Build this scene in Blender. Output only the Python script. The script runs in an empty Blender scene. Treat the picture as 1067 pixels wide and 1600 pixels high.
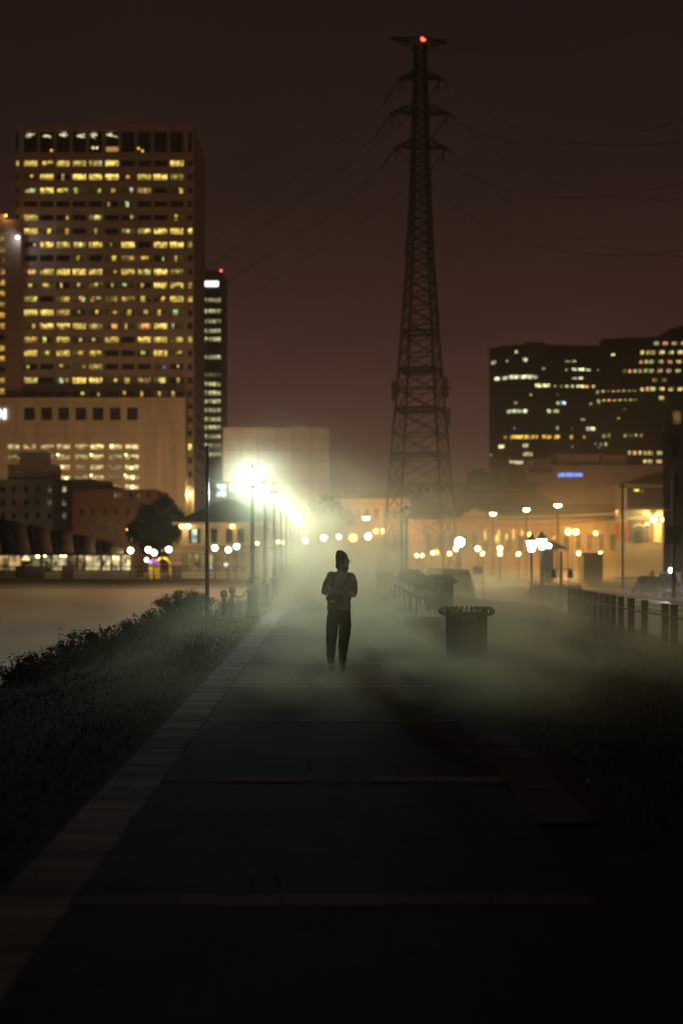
import bpy, bmesh, math, random
from mathutils import Vector, Matrix
random.seed(7)
R = math.radians
S = bpy.context.scene
COL = S.collection

# ------------------------------------------------------------------ camera
F = 2222.0          # focal length in photo pixels (photo is 1067 x 1600)
CX, HY, CH = 515.0, 860.0, 1.7   # vanishing point of the promenade, horizon row, eye height
cam_d = bpy.data.cameras.new('camera'); cam = bpy.data.objects.new('camera', cam_d); COL.objects.link(cam)
cam_d.sensor_fit = 'VERTICAL'; cam_d.sensor_height = 36.0; cam_d.lens = 50.0
cam_d.shift_y = 60 / 1600.0; cam_d.shift_x = 18.5 / 1600.0
cam_d.clip_end = 4000; cam_d.clip_start = 0.1
cam.location = (0, 0, CH); cam.rotation_euler = (R(90), 0, 0)
cam_d.dof.use_dof = True; cam_d.dof.focus_distance = 21.5; cam_d.dof.aperture_fstop = 0.95
S.camera = cam

# ------------------------------------------------------------------ world: light polluted night sky
W = bpy.data.worlds.new('World'); S.world = W; W.use_nodes = True
nt = W.node_tree; nt.nodes.clear()
def wn(t, **k):
    n = nt.nodes.new(t)
    for a, b in k.items(): setattr(n, a, b)
    return n
tc = wn('ShaderNodeTexCoord'); sep = wn('ShaderNodeSeparateXYZ'); nt.links.new(tc.outputs['Generated'], sep.inputs[0])
noi = wn('ShaderNodeTexNoise'); noi.inputs['Scale'].default_value = 2.6; noi.inputs['Detail'].default_value = 5; noi.inputs['Roughness'].default_value = .55
mp = wn('ShaderNodeMapping'); mp.inputs['Scale'].default_value = (1, 1, 2.6)
nt.links.new(tc.outputs['Generated'], mp.inputs[0]); nt.links.new(mp.outputs[0], noi.inputs['Vector'])
sc_ = wn('ShaderNodeMath', operation='MULTIPLY_ADD'); sc_.inputs[1].default_value = .24; sc_.inputs[2].default_value = -.12
nt.links.new(noi.outputs['Fac'], sc_.inputs[0])
ad = wn('ShaderNodeMath', operation='ADD'); nt.links.new(sep.outputs['Z'], ad.inputs[0]); nt.links.new(sc_.outputs[0], ad.inputs[1])
rp = wn('ShaderNodeValToRGB'); cr = rp.color_ramp
cr.elements[0].position = 0.0; cr.elements[0].color = (.085, .036, .024, 1)
cr.elements[1].position = 1.0; cr.elements[1].color = (.0052, .0044, .0048, 1)
for p, c in ((.08, (.060, .0245, .0205, 1)), (.17, (.032, .0134, .0110, 1)), (.28, (.0170, .0079, .0069, 1)), (.38, (.0110, .0058, .0054, 1))):
    e = cr.elements.new(p); e.color = c
nt.links.new(ad.outputs[0], rp.inputs[0])
bg = wn('ShaderNodeBackground'); bg.inputs['Strength'].default_value = 1.0
nt.links.new(rp.outputs[0], bg.inputs[0])
wo = wn('ShaderNodeOutputWorld'); nt.links.new(bg.outputs[0], wo.inputs[0])

S.view_settings.view_transform = 'Standard'; S.view_settings.look = 'None'
S.view_settings.exposure = 0; S.view_settings.gamma = 1; S.view_settings.use_curve_mapping = False
cy = S.cycles
cy.volume_bounces = 1; cy.max_bounces = 5; cy.diffuse_bounces = 2; cy.glossy_bounces = 3; cy.transmission_bounces = 2; cy.transparent_max_bounces = 12
cy.sample_clamp_indirect = 3.0; cy.sample_clamp_direct = 0
cy.use_light_tree = True; cy.use_denoising = True
cy.caustics_reflective = False; cy.caustics_refractive = False

# ------------------------------------------------------------------ helpers
def P(px, py, Y):                       # a photo point at distance Y
    return Vector(((px - CX) * Y / F, Y, CH - (py - HY) * Y / F))
def XW(px, Y): return (px - CX) * Y / F
def ZW(py, Y): return CH - (py - HY) * Y / F

class MB:
    def __init__(s): s.v = []; s.f = []; s.m = []; s.cur = 0
    def add(s, vs, fs):
        o = len(s.v); s.v += [tuple(v) for v in vs]
        s.f += [tuple(i + o for i in f) for f in fs]; s.m += [s.cur] * len(fs); return s
    def box(s, x0, x1, y0, y1, z0, z1):
        return s.add([(x0,y0,z0),(x1,y0,z0),(x1,y1,z0),(x0,y1,z0),(x0,y0,z1),(x1,y0,z1),(x1,y1,z1),(x0,y1,z1)],
                     [(0,3,2,1),(4,5,6,7),(0,1,5,4),(1,2,6,5),(2,3,7,6),(3,0,4,7)])
    def cbox(s, c, d): return s.box(c[0]-d[0]/2, c[0]+d[0]/2, c[1]-d[1]/2, c[1]+d[1]/2, c[2]-d[2]/2, c[2]+d[2]/2)
    def tube(s, pts, r, n=8, cap=True, closed=False):
        pts = [Vector(p) for p in pts]; k = len(pts)
        rs = r if isinstance(r, (list, tuple)) else [r] * k
        vs = []; up = None
        for i, p in enumerate(pts):
            if closed: t = pts[(i+1) % k] - pts[i-1]
            else: t = pts[min(i+1, k-1)] - pts[max(i-1, 0)]
            t.normalize()
            if up is None:
                up = Vector((0,0,1)) if abs(t.z) < .9 else Vector((1,0,0))
            a = t.cross(up); a.normalize(); b = t.cross(a); up = -b if False else up
            if abs(t.dot(up)) > .98: up = Vector((1,0,0)) if abs(t.x) < .9 else Vector((0,1,0))
            for j in range(n):
                q = 2*math.pi*j/n
                vs.append(p + a*math.cos(q)*rs[i] + b*math.sin(q)*rs[i])
        fs = []
        for i in range(k if closed else k-1):
            i2 = (i+1) % k
            for j in range(n):
                j2 = (j+1) % n
                fs.append((i*n+j, i*n+j2, i2*n+j2, i2*n+j))
        if cap and not closed: fs += [tuple(range(n))[::-1], tuple((k-1)*n+j for j in range(n))]
        return s.add(vs, fs)
    def bar(s, a, b, w, d=None):            # rectangular strut from a to b
        d = d or w; a = Vector(a); b = Vector(b); t = (b-a).normalized()
        up = Vector((0,0,1)) if abs(t.z) < .95 else Vector((0,1,0))
        u = t.cross(up).normalized()*w/2; v = t.cross(u).normalized()*d/2
        return s.add([a-u-v,a+u-v,a+u+v,a-u+v,b-u-v,b+u-v,b+u+v,b-u+v],
                     [(0,3,2,1),(4,5,6,7),(0,1,5,4),(1,2,6,5),(2,3,7,6),(3,0,4,7)])
    def lathe(s, prof, n=16, c=(0,0,0)):
        vs = []; fs = []; k = len(prof)
        for r, z in prof:
            for j in range(n):
                q = 2*math.pi*j/n; vs.append((c[0]+r*math.cos(q), c[1]+r*math.sin(q), c[2]+z))
        for i in range(k-1):
            for j in range(n):
                j2 = (j+1) % n; fs.append((i*n+j, i*n+j2, (i+1)*n+j2, (i+1)*n+j))
        fs += [tuple(range(n))[::-1], tuple((k-1)*n+j for j in range(n))]
        return s.add(vs, fs)
    def sphere(s, c, r, n=14, m=9, sc=(1,1,1)):
        prof = [(max(1e-4, math.sin(math.pi*i/m))*r, -math.cos(math.pi*i/m)*r) for i in range(m+1)]
        o = len(s.v); s.lathe(prof, n)
        for i in range(o, len(s.v)):
            v = s.v[i]; s.v[i] = (v[0]*sc[0]+c[0], v[1]*sc[1]+c[1], v[2]*sc[2]+c[2])
        return s
    def prism(s, poly, vec):                # 3-D polygon swept by vec
        k = len(poly); vec = Vector(vec); poly = [Vector(p) for p in poly]
        return s.add(poly + [p+vec for p in poly],
            [tuple(range(k))[::-1], tuple(range(k, 2*k))] + [(i, (i+1)%k, (i+1)%k+k, i+k) for i in range(k)])
    def build(s, name, mat, parent=None, smooth=False, org=None, fix=True):
        me = bpy.data.meshes.new(name)
        o = org if org is not None else (root_loc(parent) if (parent is not None and WORLD[0]) else Vector((0,0,0)))
        me.from_pydata([(v[0]-o[0], v[1]-o[1], v[2]-o[2]) for v in s.v], [], s.f)
        if fix:
            bm = bmesh.new(); bm.from_mesh(me); bmesh.ops.recalc_face_normals(bm, faces=bm.faces); bm.to_mesh(me); bm.free()
        for m in (mat if isinstance(mat, (list, tuple)) else [mat]): me.materials.append(m)
        if isinstance(mat, (list, tuple)): me.polygons.foreach_set('material_index', s.m)
        if smooth: me.polygons.foreach_set('use_smooth', [True]*len(me.polygons))
        ob = bpy.data.objects.new(name, me); COL.objects.link(ob)
        if parent is not None: ob.parent = parent
        return ob
WORLD = [False]
def root_loc(o):
    while o.parent is not None: o = o.parent
    return o.location
def world_coords(on): WORLD[0] = on
def tag(o, label, cat, group=None):
    o['label'] = label; o['category'] = cat
    if group: o['group'] = group
    return o
def thing(name, label, cat, loc=(0,0,0), rz=0, group=None):
    o = bpy.data.objects.new(name, None); COL.objects.link(o); o.empty_display_size = .2
    o.location = loc; o.rotation_euler = (0,0,rz); return tag(o, label, cat, group)
def kind(o, k): o['kind'] = k; return o
def inst(src, parent, loc=(0,0,0), rot=None, name=None, scale=None):     # copy sharing mesh data
    c = src.copy(); COL.objects.link(c); c.parent = parent; c.location = loc
    if rot is not None: c.rotation_euler = rot
    if scale is not None: c.scale = scale
    return c
def dup(root, loc, rz, label, group=None):
    r = root.copy(); COL.objects.link(r); r.location = loc; r.rotation_euler = (0,0,rz); r['label'] = label
    if group: r['group'] = group
    for ch in list(root.children):
        c = ch.copy(); COL.objects.link(c); c.parent = r
        for g in list(ch.children):
            d = g.copy(); COL.objects.link(d); d.parent = c
    return r

# ------------------------------------------------------------------ materials
MATS = {}
def mat(name, col, rough=.7, metal=0, var=.25, scale=3.0, bump=0.0, spec=.3, bscale=None, streak=0):
    if name in MATS: return MATS[name]
    m = bpy.data.materials.new(name); m.use_nodes = True; t = m.node_tree; b = t.nodes['Principled BSDF']
    b.inputs['Roughness'].default_value = rough; b.inputs['Metallic'].default_value = metal
    b.inputs['Specular IOR Level'].default_value = spec
    c = t.nodes.new('ShaderNodeTexCoord'); n = t.nodes.new('ShaderNodeTexNoise')
    n.inputs['Scale'].default_value = scale; n.inputs['Detail'].default_value = 6; n.inputs['Roughness'].default_value = .65
    if streak:
        mpp = t.nodes.new('ShaderNodeMapping'); mpp.inputs['Scale'].default_value = (1, 1, streak); t.links.new(c.outputs['Object'], mpp.inputs[0]); t.links.new(mpp.outputs[0], n.inputs['Vector'])
    else: t.links.new(c.outputs['Object'], n.inputs['Vector'])
    r = t.nodes.new('ShaderNodeValToRGB')
    r.color_ramp.elements[0].position = .3; r.color_ramp.elements[1].position = .7
    r.color_ramp.elements[0].color = tuple(max(0, x*(1-var)) for x in col) + (1,)
    r.color_ramp.elements[1].color = tuple(min(1, x*(1+var)) for x in col) + (1,)
    t.links.new(n.outputs['Fac'], r.inputs[0]); t.links.new(r.outputs[0], b.inputs['Base Color'])
    if bump:
        n2 = t.nodes.new('ShaderNodeTexNoise'); n2.inputs['Scale'].default_value = bscale or scale*8; n2.inputs['Detail'].default_value = 5
        t.links.new(c.outputs['Object'], n2.inputs['Vector'])
        bp = t.nodes.new('ShaderNodeBump'); bp.inputs['Strength'].default_value = bump; bp.inputs['Distance'].default_value = .02
        t.links.new(n2.outputs['Fac'], bp.inputs['Height']); t.links.new(bp.outputs[0], b.inputs['Normal'])
    MATS[name] = m; return m
def emit(name, col, strength, see_through=False):
    if name in MATS: return MATS[name]
    m = bpy.data.materials.new(name); m.use_nodes = True; t = m.node_tree; t.nodes.clear()
    e = t.nodes.new('ShaderNodeEmission'); e.inputs[0].default_value = tuple(col) + (1,); e.inputs[1].default_value = strength
    o = t.nodes.new('ShaderNodeOutputMaterial')
    if see_through:
        tr = t.nodes.new('ShaderNodeBsdfTransparent'); a = t.nodes.new('ShaderNodeAddShader')
        t.links.new(e.outputs[0], a.inputs[0]); t.links.new(tr.outputs[0], a.inputs[1]); t.links.new(a.outputs[0], o.inputs[0])
    else: t.links.new(e.outputs[0], o.inputs[0])
    m.cycles.emission_sampling = 'NONE'
    MATS[name] = m; return m
def lit_material(name, bands, strength, dark=(.006,.008,.009)):
    # a window onto a lit room: colour and amount come from the object's own colour; furniture, people and blinds break it up
    m = bpy.data.materials.new(name); m.use_nodes = True; t = m.node_tree; b = t.nodes['Principled BSDF']
    b.inputs['Base Color'].default_value = dark + (1,); b.inputs['Roughness'].default_value = .12
    oi = t.nodes.new('ShaderNodeObjectInfo'); tc = t.nodes.new('ShaderNodeTexCoord')
    ml = t.nodes.new('ShaderNodeMath'); ml.operation = 'MULTIPLY'; ml.inputs[1].default_value = 137.0
    t.links.new(oi.outputs['Random'], ml.inputs[0])
    cx = t.nodes.new('ShaderNodeCombineXYZ')
    t.links.new(ml.outputs[0], cx.inputs[0]); t.links.new(ml.outputs[0], cx.inputs[2])
    av = t.nodes.new('ShaderNodeVectorMath'); av.operation = 'ADD'
    t.links.new(tc.outputs['Object'], av.inputs[0]); t.links.new(cx.outputs[0], av.inputs[1])
    mp = t.nodes.new('ShaderNodeMapping'); mp.inputs['Scale'].default_value = bands; t.links.new(av.outputs[0], mp.inputs[0])
    n = t.nodes.new('ShaderNodeTexNoise'); n.inputs['Scale'].default_value = 1; n.inputs['Detail'].default_value = 3; n.inputs['Roughness'].default_value = .6
    t.links.new(mp.outputs[0], n.inputs['Vector'])
    r = t.nodes.new('ShaderNodeValToRGB'); r.color_ramp.elements[0].position = .38; r.color_ramp.elements[0].color = (.05,.05,.05,1)
    r.color_ramp.elements[1].position = .64; r.color_ramp.elements[1].color = (1.5,1.5,1.4,1)
    t.links.new(n.outputs['Fac'], r.inputs[0])
    mu = t.nodes.new('ShaderNodeMix'); mu.data_type = 'RGBA'; mu.blend_type = 'MULTIPLY'; mu.inputs['Factor'].default_value = 1
    sz = t.nodes.new('ShaderNodeSeparateXYZ'); t.links.new(tc.outputs['Object'], sz.inputs[0])
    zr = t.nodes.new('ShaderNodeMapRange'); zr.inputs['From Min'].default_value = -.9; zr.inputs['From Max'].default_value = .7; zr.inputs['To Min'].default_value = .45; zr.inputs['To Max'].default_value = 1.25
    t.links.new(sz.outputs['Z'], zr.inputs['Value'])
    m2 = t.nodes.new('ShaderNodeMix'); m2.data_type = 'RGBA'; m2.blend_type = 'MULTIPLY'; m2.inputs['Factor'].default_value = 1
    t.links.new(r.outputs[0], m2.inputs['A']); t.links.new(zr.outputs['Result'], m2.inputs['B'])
    t.links.new(m2.outputs['Result'], mu.inputs['A']); t.links.new(oi.outputs['Color'], mu.inputs['B'])
    t.links.new(mu.outputs['Result'], b.inputs['Emission Color']); b.inputs['Emission Strength'].default_value = strength
    m.cycles.emission_sampling = 'NONE'
    MATS[name] = m; return m
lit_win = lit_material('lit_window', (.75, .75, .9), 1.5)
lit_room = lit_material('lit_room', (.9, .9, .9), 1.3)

iron = mat('black_iron', (.018,.019,.02), .45, .3, .3, 12, .15)
iron2 = mat('dark_paint', (.03,.031,.033), .55, .1, .3, 8)
wire_m = mat('black_wire', (.008,.008,.008), .95, 0, .1, 3, spec=.02)
steel = mat('galvanised_steel', (.018,.017,.017), .6, .4, .3, 2)
railsteel = mat('polished_rail', (.35,.33,.3), .28, 1, .2, 4)
conc_tower = mat('tower_concrete', (.36,.275,.215), .85, 0, .2, .3, streak=.15)
conc_pod = mat('podium_concrete', (.42,.345,.25), .85, 0, .22, .3, streak=.12)
glass_dark = mat('dark_glass', (.006,.009,.010), .12, 0, .2, 1)
slot_dark = mat('dark_slot', (.010,.011,.012), .5, 0, .2, 1)
roofing = mat('roof_slate', (.04,.04,.045), .8, 0, .3, 1.5, .3)
brick_red = mat('brown_brick', (.20,.10,.07), .9, 0, .25, 1.2, .3)
plaster = mat('pale_plaster', (.48,.42,.35), .9, 0, .15, .6)
cream = mat('cream_paint', (.40,.33,.22), .85, 0, .15, .8)
darkstone = mat('dark_granite', (.016,.015,.016), .5, 0, .25, .4)
brownwall = mat('brown_stucco', (.24,.16,.13), .9, 0, .2, .5)
timber = mat('weathered_timber', (.10,.085,.07), .9, 0, .35, 5, .4)

# ------------------------------------------------------------------ lamps
def point(parent, loc, power, col, r=.12, name='lamp_light', down=None):
    d = bpy.data.lights.new(name, 'POINT'); d.energy = power; d.color = col; d.shadow_soft_size = r
    o = bpy.data.objects.new(name, d); COL.objects.link(o); o.parent = parent; o.location = loc; return o
WHITE, GREENW, WARM, ORANGE, YEL = (.68,.92,1.0), (.90,.96,.93), (1.0,.74,.34), (1.0,.45,.09), (1.0,.83,.25)
def glow_mat(col, s=14): return emit('lamp_glass_%d_%d_%d_%d' % (col[0]*99, col[1]*99, col[2]*99, s), col, s, True)

# ================================================================== SETTING
exec_order = []
world_coords(True)
def nz(x, y, a=.5): return math.sin(x*1.7+y*.9)*math.cos(y*1.3-x*.4)*a
grass_m = mat('dark_turf', (.095,.072,.04), 1.0, 0, .45, 2.2, .8, .1, 30)
def xr(y): return 6.6 if y < 44 else (6.6-2.4*min(1, (y-44)/14.0))
def xl(y): return -4.3 + 1.5*min(1, max(0, (y-17)/22.0))
prof = [(-4.5, -2.6), (-2.2, -1.7), (-1.0, -.6), (-.25, -.08)]
ys = [-60, -30, -15] + [i*1.0 for i in range(-6, 70)] + [i*4.0 for i in range(18, 37)] + [146.0]
rows = []
for y in ys:
    row = [(xl(y)+dx, y, dz + nz(dx*2, y, .06)) for dx, dz in prof]
    a, b = xl(y), -1.70
    row += [(a+(b-a)*k/5, y, -.0 + (nz(a+k, y*1.4, .02) - .025 if k < 5 else -.012)) for k in range(0, 6)]
    row += [(0, y, -.012), (1.72, y, -.012)]
    c, d = 1.72, xr(y)
    row += [(c+(d-c)*k/8, y, nz(k*.9, y*1.1, .025) - .025) for k in range(1, 9)]
    row += [(d+.8, y, -.35 + nz(y, 2, .05)), (d+2.0, y, -1.2), (d+3.2, y, -1.66), (d+5, y, -1.75)]
    rows.append(row)
g = MB(); w_ = len(rows[0])
g.add([v for r in rows for v in r], [(i*w_+j, i*w_+j+1, (i+1)*w_+j+1, (i+1)*w_+j) for i in range(len(rows)-1) for j in range(w_-1)])
kind(g.build('embankment', grass_m, smooth=True), 'structure')

# water: fine ripples
wm = bpy.data.materials.new('river_water'); wm.use_nodes = True; t = wm.node_tree; b = t.nodes['Principled BSDF']
b.inputs['Base Color'].default_value = (.05,.042,.03,1); b.inputs['Roughness'].default_value = .3; b.inputs['IOR'].default_value = 1.33
c = t.nodes.new('ShaderNodeTexCoord'); n = t.nodes.new('ShaderNodeTexNoise'); n.inputs['Scale'].default_value = .9; n.inputs['Detail'].default_value = 6
mpn = t.nodes.new('ShaderNodeMapping'); mpn.inputs['Scale'].default_value = (.6, 1.4, 1); t.links.new(c.outputs['Object'], mpn.inputs[0]); t.links.new(mpn.outputs[0], n.inputs['Vector'])
bp = t.nodes.new('ShaderNodeBump'); bp.inputs['Strength'].default_value = .5; bp.inputs['Distance'].default_value = .15
t.links.new(n.outputs['Fac'], bp.inputs['Height']); t.links.new(bp.outputs[0], b.inputs['Normal'])
kind(MB().add([(-800,-300,-2.2),(-3,-300,-2.2),(-3,146.5,-2.2),(-800,146.5,-2.2)], [(0,1,2,3)]).build('river', wm, fix=False), 'structure')
asph = mat('wet_asphalt', (.030,.029,.028), .5, 0, .3, .8, .5, .5, 12)
kind(MB().add([(6,-300,-1.70),(800,-300,-1.70),(800,146.5,-1.70),(6,146.5,-1.70)], [(0,1,2,3)]).build('ground_yard', asph, fix=False), 'structure')
gm = mat('street_paving', (.06,.053,.047), .7, 0, .3, .3, .2)
kind(MB().add([(-800,146.5,-1.6),(800,146.5,-1.6),(800,1000,-1.6),(-800,1000,-1.6)], [(0,1,2,3)]).build('ground', gm, fix=False), 'structure')

# ------------------------------------------------------------------ the paved walk
bm_ = bpy.data.materials.new('brick_paving'); bm_.use_nodes = True; t = bm_.node_tree; b = t.nodes['Principled BSDF']
c = t.nodes.new('ShaderNodeTexCoord'); br = t.nodes.new('ShaderNodeTexBrick'); br.inputs['Scale'].default_value = 1.0
br.inputs['Brick Width'].default_value = .205; br.inputs['Row Height'].default_value = .102; br.inputs['Mortar Size'].default_value = .006
br.inputs['Color1'].default_value = (.17,.13,.098,1); br.inputs['Color2'].default_value = (.11,.085,.068,1); br.inputs['Mortar'].default_value = (.04,.036,.03,1)
n = t.nodes.new('ShaderNodeTexNoise'); n.inputs['Scale'].default_value = 1.3; n.inputs['Detail'].default_value = 6
t.links.new(c.outputs['Object'], br.inputs['Vector']); t.links.new(c.outputs['Object'], n.inputs['Vector'])
mx = t.nodes.new('ShaderNodeMix'); mx.data_type = 'RGBA'; mx.blend_type = 'MULTIPLY'; mx.inputs['Factor'].default_value = .7
rr = t.nodes.new('ShaderNodeValToRGB'); rr.color_ramp.elements[0].position = .3; rr.color_ramp.elements[0].color = (.3,.3,.3,1); rr.color_ramp.elements[1].position = .7
t.links.new(n.outputs['Fac'], rr.inputs[0]); t.links.new(br.outputs['Color'], mx.inputs['A']); t.links.new(rr.outputs[0], mx.inputs['B'])
t.links.new(mx.outputs['Result'], b.inputs['Base Color']); b.inputs['Roughness'].default_value = .92; b.inputs['Specular IOR Level'].default_value = .12
iv = t.nodes.new('ShaderNodeMath'); iv.operation = 'MULTIPLY_ADD'; iv.inputs[1].default_value = -1.0
t.links.new(br.outputs['Fac'], iv.inputs[0]); t.links.new(n.outputs['Fac'], iv.inputs[2])
bp = t.nodes.new('ShaderNodeBump'); bp.inputs['Strength'].default_value = .6; bp.inputs['Distance'].default_value = .008
t.links.new(iv.outputs[0], bp.inputs['Height']); t.links.new(bp.outputs[0], b.inputs['Normal'])
path = MB().box(-1.235, 1.275, -20, 146, -.10, 0.0).build('path', bm_); kind(path, 'structure')
slab_m = mat('pale_slab', (.40,.37,.30), .95, 0, .25, 4, .3, spec=.08)
slab_w = mat('pale_slab_worn', (.26,.24,.195), .95, 0, .3, 4, .3, spec=.08)
plank_m = [mat('edge_stone', (.32,.295,.24), .88, 0, .25, 5, .35, spec=.13), mat('edge_stone_dull', (.22,.20,.165), .9, 0, .25, 5, .35, spec=.13), mat('edge_stone_light', (.42,.385,.31), .84, 0, .2, 5, .35, spec=.13)]
# cross bands of slabs every 3.7 m
world_coords(False)
SP = 3.63; Y0 = 6.9
bw = 2.51/5
slabs = [MB().box(-bw/2+.006, bw/2-.006, -.10, .10, -.05, .006).build('paving_slab', m_, path) for m_ in (slab_m, slab_w)]
first = [True, True]
for k in range(0, 17):
    yb = Y0 + SP*k
    for j in range(5):
        i = random.random() < .35
        loc = (-1.235 + bw*(j+.5), yb, random.uniform(-.002, .003))
        if first[i]: slabs[i].location = loc; first[i] = False
        else: inst(slabs[i], path, loc)
# the left and right edging: stones laid across, every stone a piece
es = []
for m_ in plank_m:
    mb = MB().box(-.19, .19, -.118, .118, -.06, .008); es.append(mb.build('edging_stone', m_, path))
fl = [True]*3
def edging(xc, y):
    i = random.choices((0,1,2), (5,3,2))[0]
    loc = (xc + random.uniform(-.004,.004), y, random.uniform(-.003,.004))
    if fl[i]: es[i].location = loc; fl[i] = False
    else: inst(es[i], path, loc)
for k in range(150): edging(-1.43, 5.2 + k*.245)
rs_ = MB().box(-.19, .19, -.118, .118, -.06, .004).build('edging_brick', mat('edge_brick', (.13,.10,.08), .92, 0, .35, 5, .35), path)
rs_.location = (1.47, 9.0, 0)
for k in range(1, 110): inst(rs_, path, (1.47 + random.uniform(-.004,.004), 9.0 + k*.245, random.uniform(-.003,.004)))
rest = MB()
for k in range(430):
    rest.cbox((-1.43, 5.2+150*.245+k*.245, -.026), (.38, .236, .068))
kind(rest.build('edging_run', plank_m[0], path), 'stuff')
world_coords(True)
# low stone platform under the benches
plat = MB().box(1.75, 4.35, 33.6, 60, -.2, .135).build('bench_platform', mat('platform_stone', (.22,.20,.165), .7, 0, .25, 3, .3)); kind(plat, 'structure')
kind(MB().box(4.35, 6.2, 33.9, 34.3, -.2, .09).build('kerb', mat('kerb_stone', (.15,.135,.115), .8, 0, .25, 3, .3)), 'structure')

# ------------------------------------------------------------------ volumes: haze, and the steam that drifts low over river, walk and yard
def volume(name, box, col, g_, dens, nodes=None, step=1.0):
    m = bpy.data.materials.new(name + '_air'); m.use_nodes = True; t = m.node_tree; t.nodes.clear()
    pv = t.nodes.new('ShaderNodeVolumePrincipled'); pv.inputs['Color'].default_value = col + (1,)
    pv.inputs['Anisotropy'].default_value = g_; pv.inputs['Density'].default_value = dens
    o = t.nodes.new('ShaderNodeOutputMaterial'); t.links.new(pv.outputs[0], o.inputs['Volume'])
    if nodes: t.links.new(nodes(t), pv.inputs['Density'])
    m.cycles.volume_step_rate = step
    ob = MB().box(*box).build(name, m); kind(ob, 'stuff'); return ob
volume('haze', (-850, 850, -350, 1050, -3.4, 152), (.95,.92,.88), .45, .0002)
def M(t, op, a, b=None, c=None):
    n = t.nodes.new('ShaderNodeMath'); n.operation = op
    for i, x in enumerate((a, b, c)):
        if x is None: continue
        if isinstance(x, (int, float)): n.inputs[i].default_value = x
        else: t.links.new(x, n.inputs[i])
    return n.outputs[0]
def ramp(t, x, a, b, lo=0.0, hi=1.0):
    n = t.nodes.new('ShaderNodeMapRange'); n.interpolation_type = 'SMOOTHSTEP'
    n.inputs['From Min'].default_value = a; n.inputs['From Max'].default_value = b; n.inputs['To Min'].default_value = lo; n.inputs['To Max'].default_value = hi
    t.links.new(x, n.inputs['Value']); return n.outputs['Result']
def coords(t, sc, detail=2.0):
    tc = t.nodes.new('ShaderNodeTexCoord'); sp = t.nodes.new('ShaderNodeSeparateXYZ'); t.links.new(tc.outputs['Object'], sp.inputs[0])
    mp = t.nodes.new('ShaderNodeMapping'); mp.inputs['Scale'].default_value = sc; t.links.new(tc.outputs['Object'], mp.inputs[0])
    n = t.nodes.new('ShaderNodeTexNoise'); n.inputs['Scale'].default_value = 1; n.inputs['Detail'].default_value = detail
    t.links.new(mp.outputs[0], n.inputs['Vector'])
    return sp.outputs[0], sp.outputs[1], sp.outputs[2], n.outputs['Fac']
def walk_mist(t):
    x, y, z, n = coords(t, (.7, .22, 1.1), 3.0)
    low = M(t, 'MULTIPLY', ramp(t, z, .95, -.1), ramp(t, y, 12.5, 21))                # knee-deep drift in front
    low = M(t, 'MULTIPLY', low, M(t, 'MULTIPLY', M(t, 'MAXIMUM', ramp(t, x, -1.6, .5), M(t, 'MULTIPLY', ramp(t, x, -4.2, -2.4), .22)), ramp(t, x, 9.0, 6.8)))
    high = M(t, 'MULTIPLY', ramp(t, y, 24, 42), ramp(t, z, 5.4, 1.0))              # tall bank between the lamp posts
    high = M(t, 'MULTIPLY', high, M(t, 'MULTIPLY', ramp(t, x, -2.7, -.7), ramp(t, x, 3.4, -.4)))
    feet = M(t, 'MULTIPLY', M(t, 'MULTIPLY', ramp(t, z, .55, .0), ramp(t, y, 13, 18)), M(t, 'MULTIPLY', ramp(t, y, 27, 21), M(t, 'MULTIPLY', ramp(t, x, -1.3, .0), ramp(t, x, 5, 2))))
    thin = M(t, 'MULTIPLY', M(t, 'MULTIPLY', ramp(t, z, 4.0, .8), M(t, 'MULTIPLY', ramp(t, x, -2.6, -.9), ramp(t, x, 5.5, 2.6))), ramp(t, y, 10, 17))                 # thin veil added at head height to lift the walker's dark tones
    d = M(t, 'ADD', M(t, 'MULTIPLY', low, M(t, 'ADD', .105, M(t, 'MULTIPLY', ramp(t, x, 2.0, 4.0), -.045))), M(t, 'ADD', M(t, 'MULTIPLY', high, .033), M(t, 'ADD', M(t, 'MULTIPLY', feet, .22), M(t, 'MULTIPLY', thin, .030))))
    rx = M(t, 'ADD', x, 1.95); rz = M(t, 'SUBTRACT', z, 3.5)                         # extra density added round the lanterns to imitate their bloom
    rr_ = M(t, 'SQRT', M(t, 'ADD', M(t, 'MULTIPLY', rx, rx), M(t, 'MULTIPLY', rz, rz)))
    d = M(t, 'ADD', d, M(t, 'MULTIPLY', M(t, 'MULTIPLY', ramp(t, rr_, 1.5, .1), ramp(t, y, 33, 36)), M(t, 'ADD', .010, M(t, 'MULTIPLY', ramp(t, y, 40, 37), .055))))
    d = M(t, 'MULTIPLY', d, ramp(t, y, 104, 72))
    return M(t, 'MULTIPLY', d, ramp(t, n, .37, .63, .08, 1.75))
volume('walk_mist', (-4.6, 9.2, 6.5, 118, -.6, 7.0), (.985,.94,.60), .62, 0, walk_mist, .4)
def river_mist(t):
    x, y, z, n = coords(t, (.12, .06, .5))
    d = M(t, 'MULTIPLY', ramp(t, z, -1.0, -2.1), .10)
    d = M(t, 'MULTIPLY', d, ramp(t, y, 142, 120))
    return M(t, 'MULTIPLY', d, ramp(t, n, .3, .7, .35, 1.4))
volume('river_mist', (-60, -4.0, 12, 144, -2.19, -.9), (.96,.92,.80), .5, 0, river_mist, 1.0)
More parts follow.
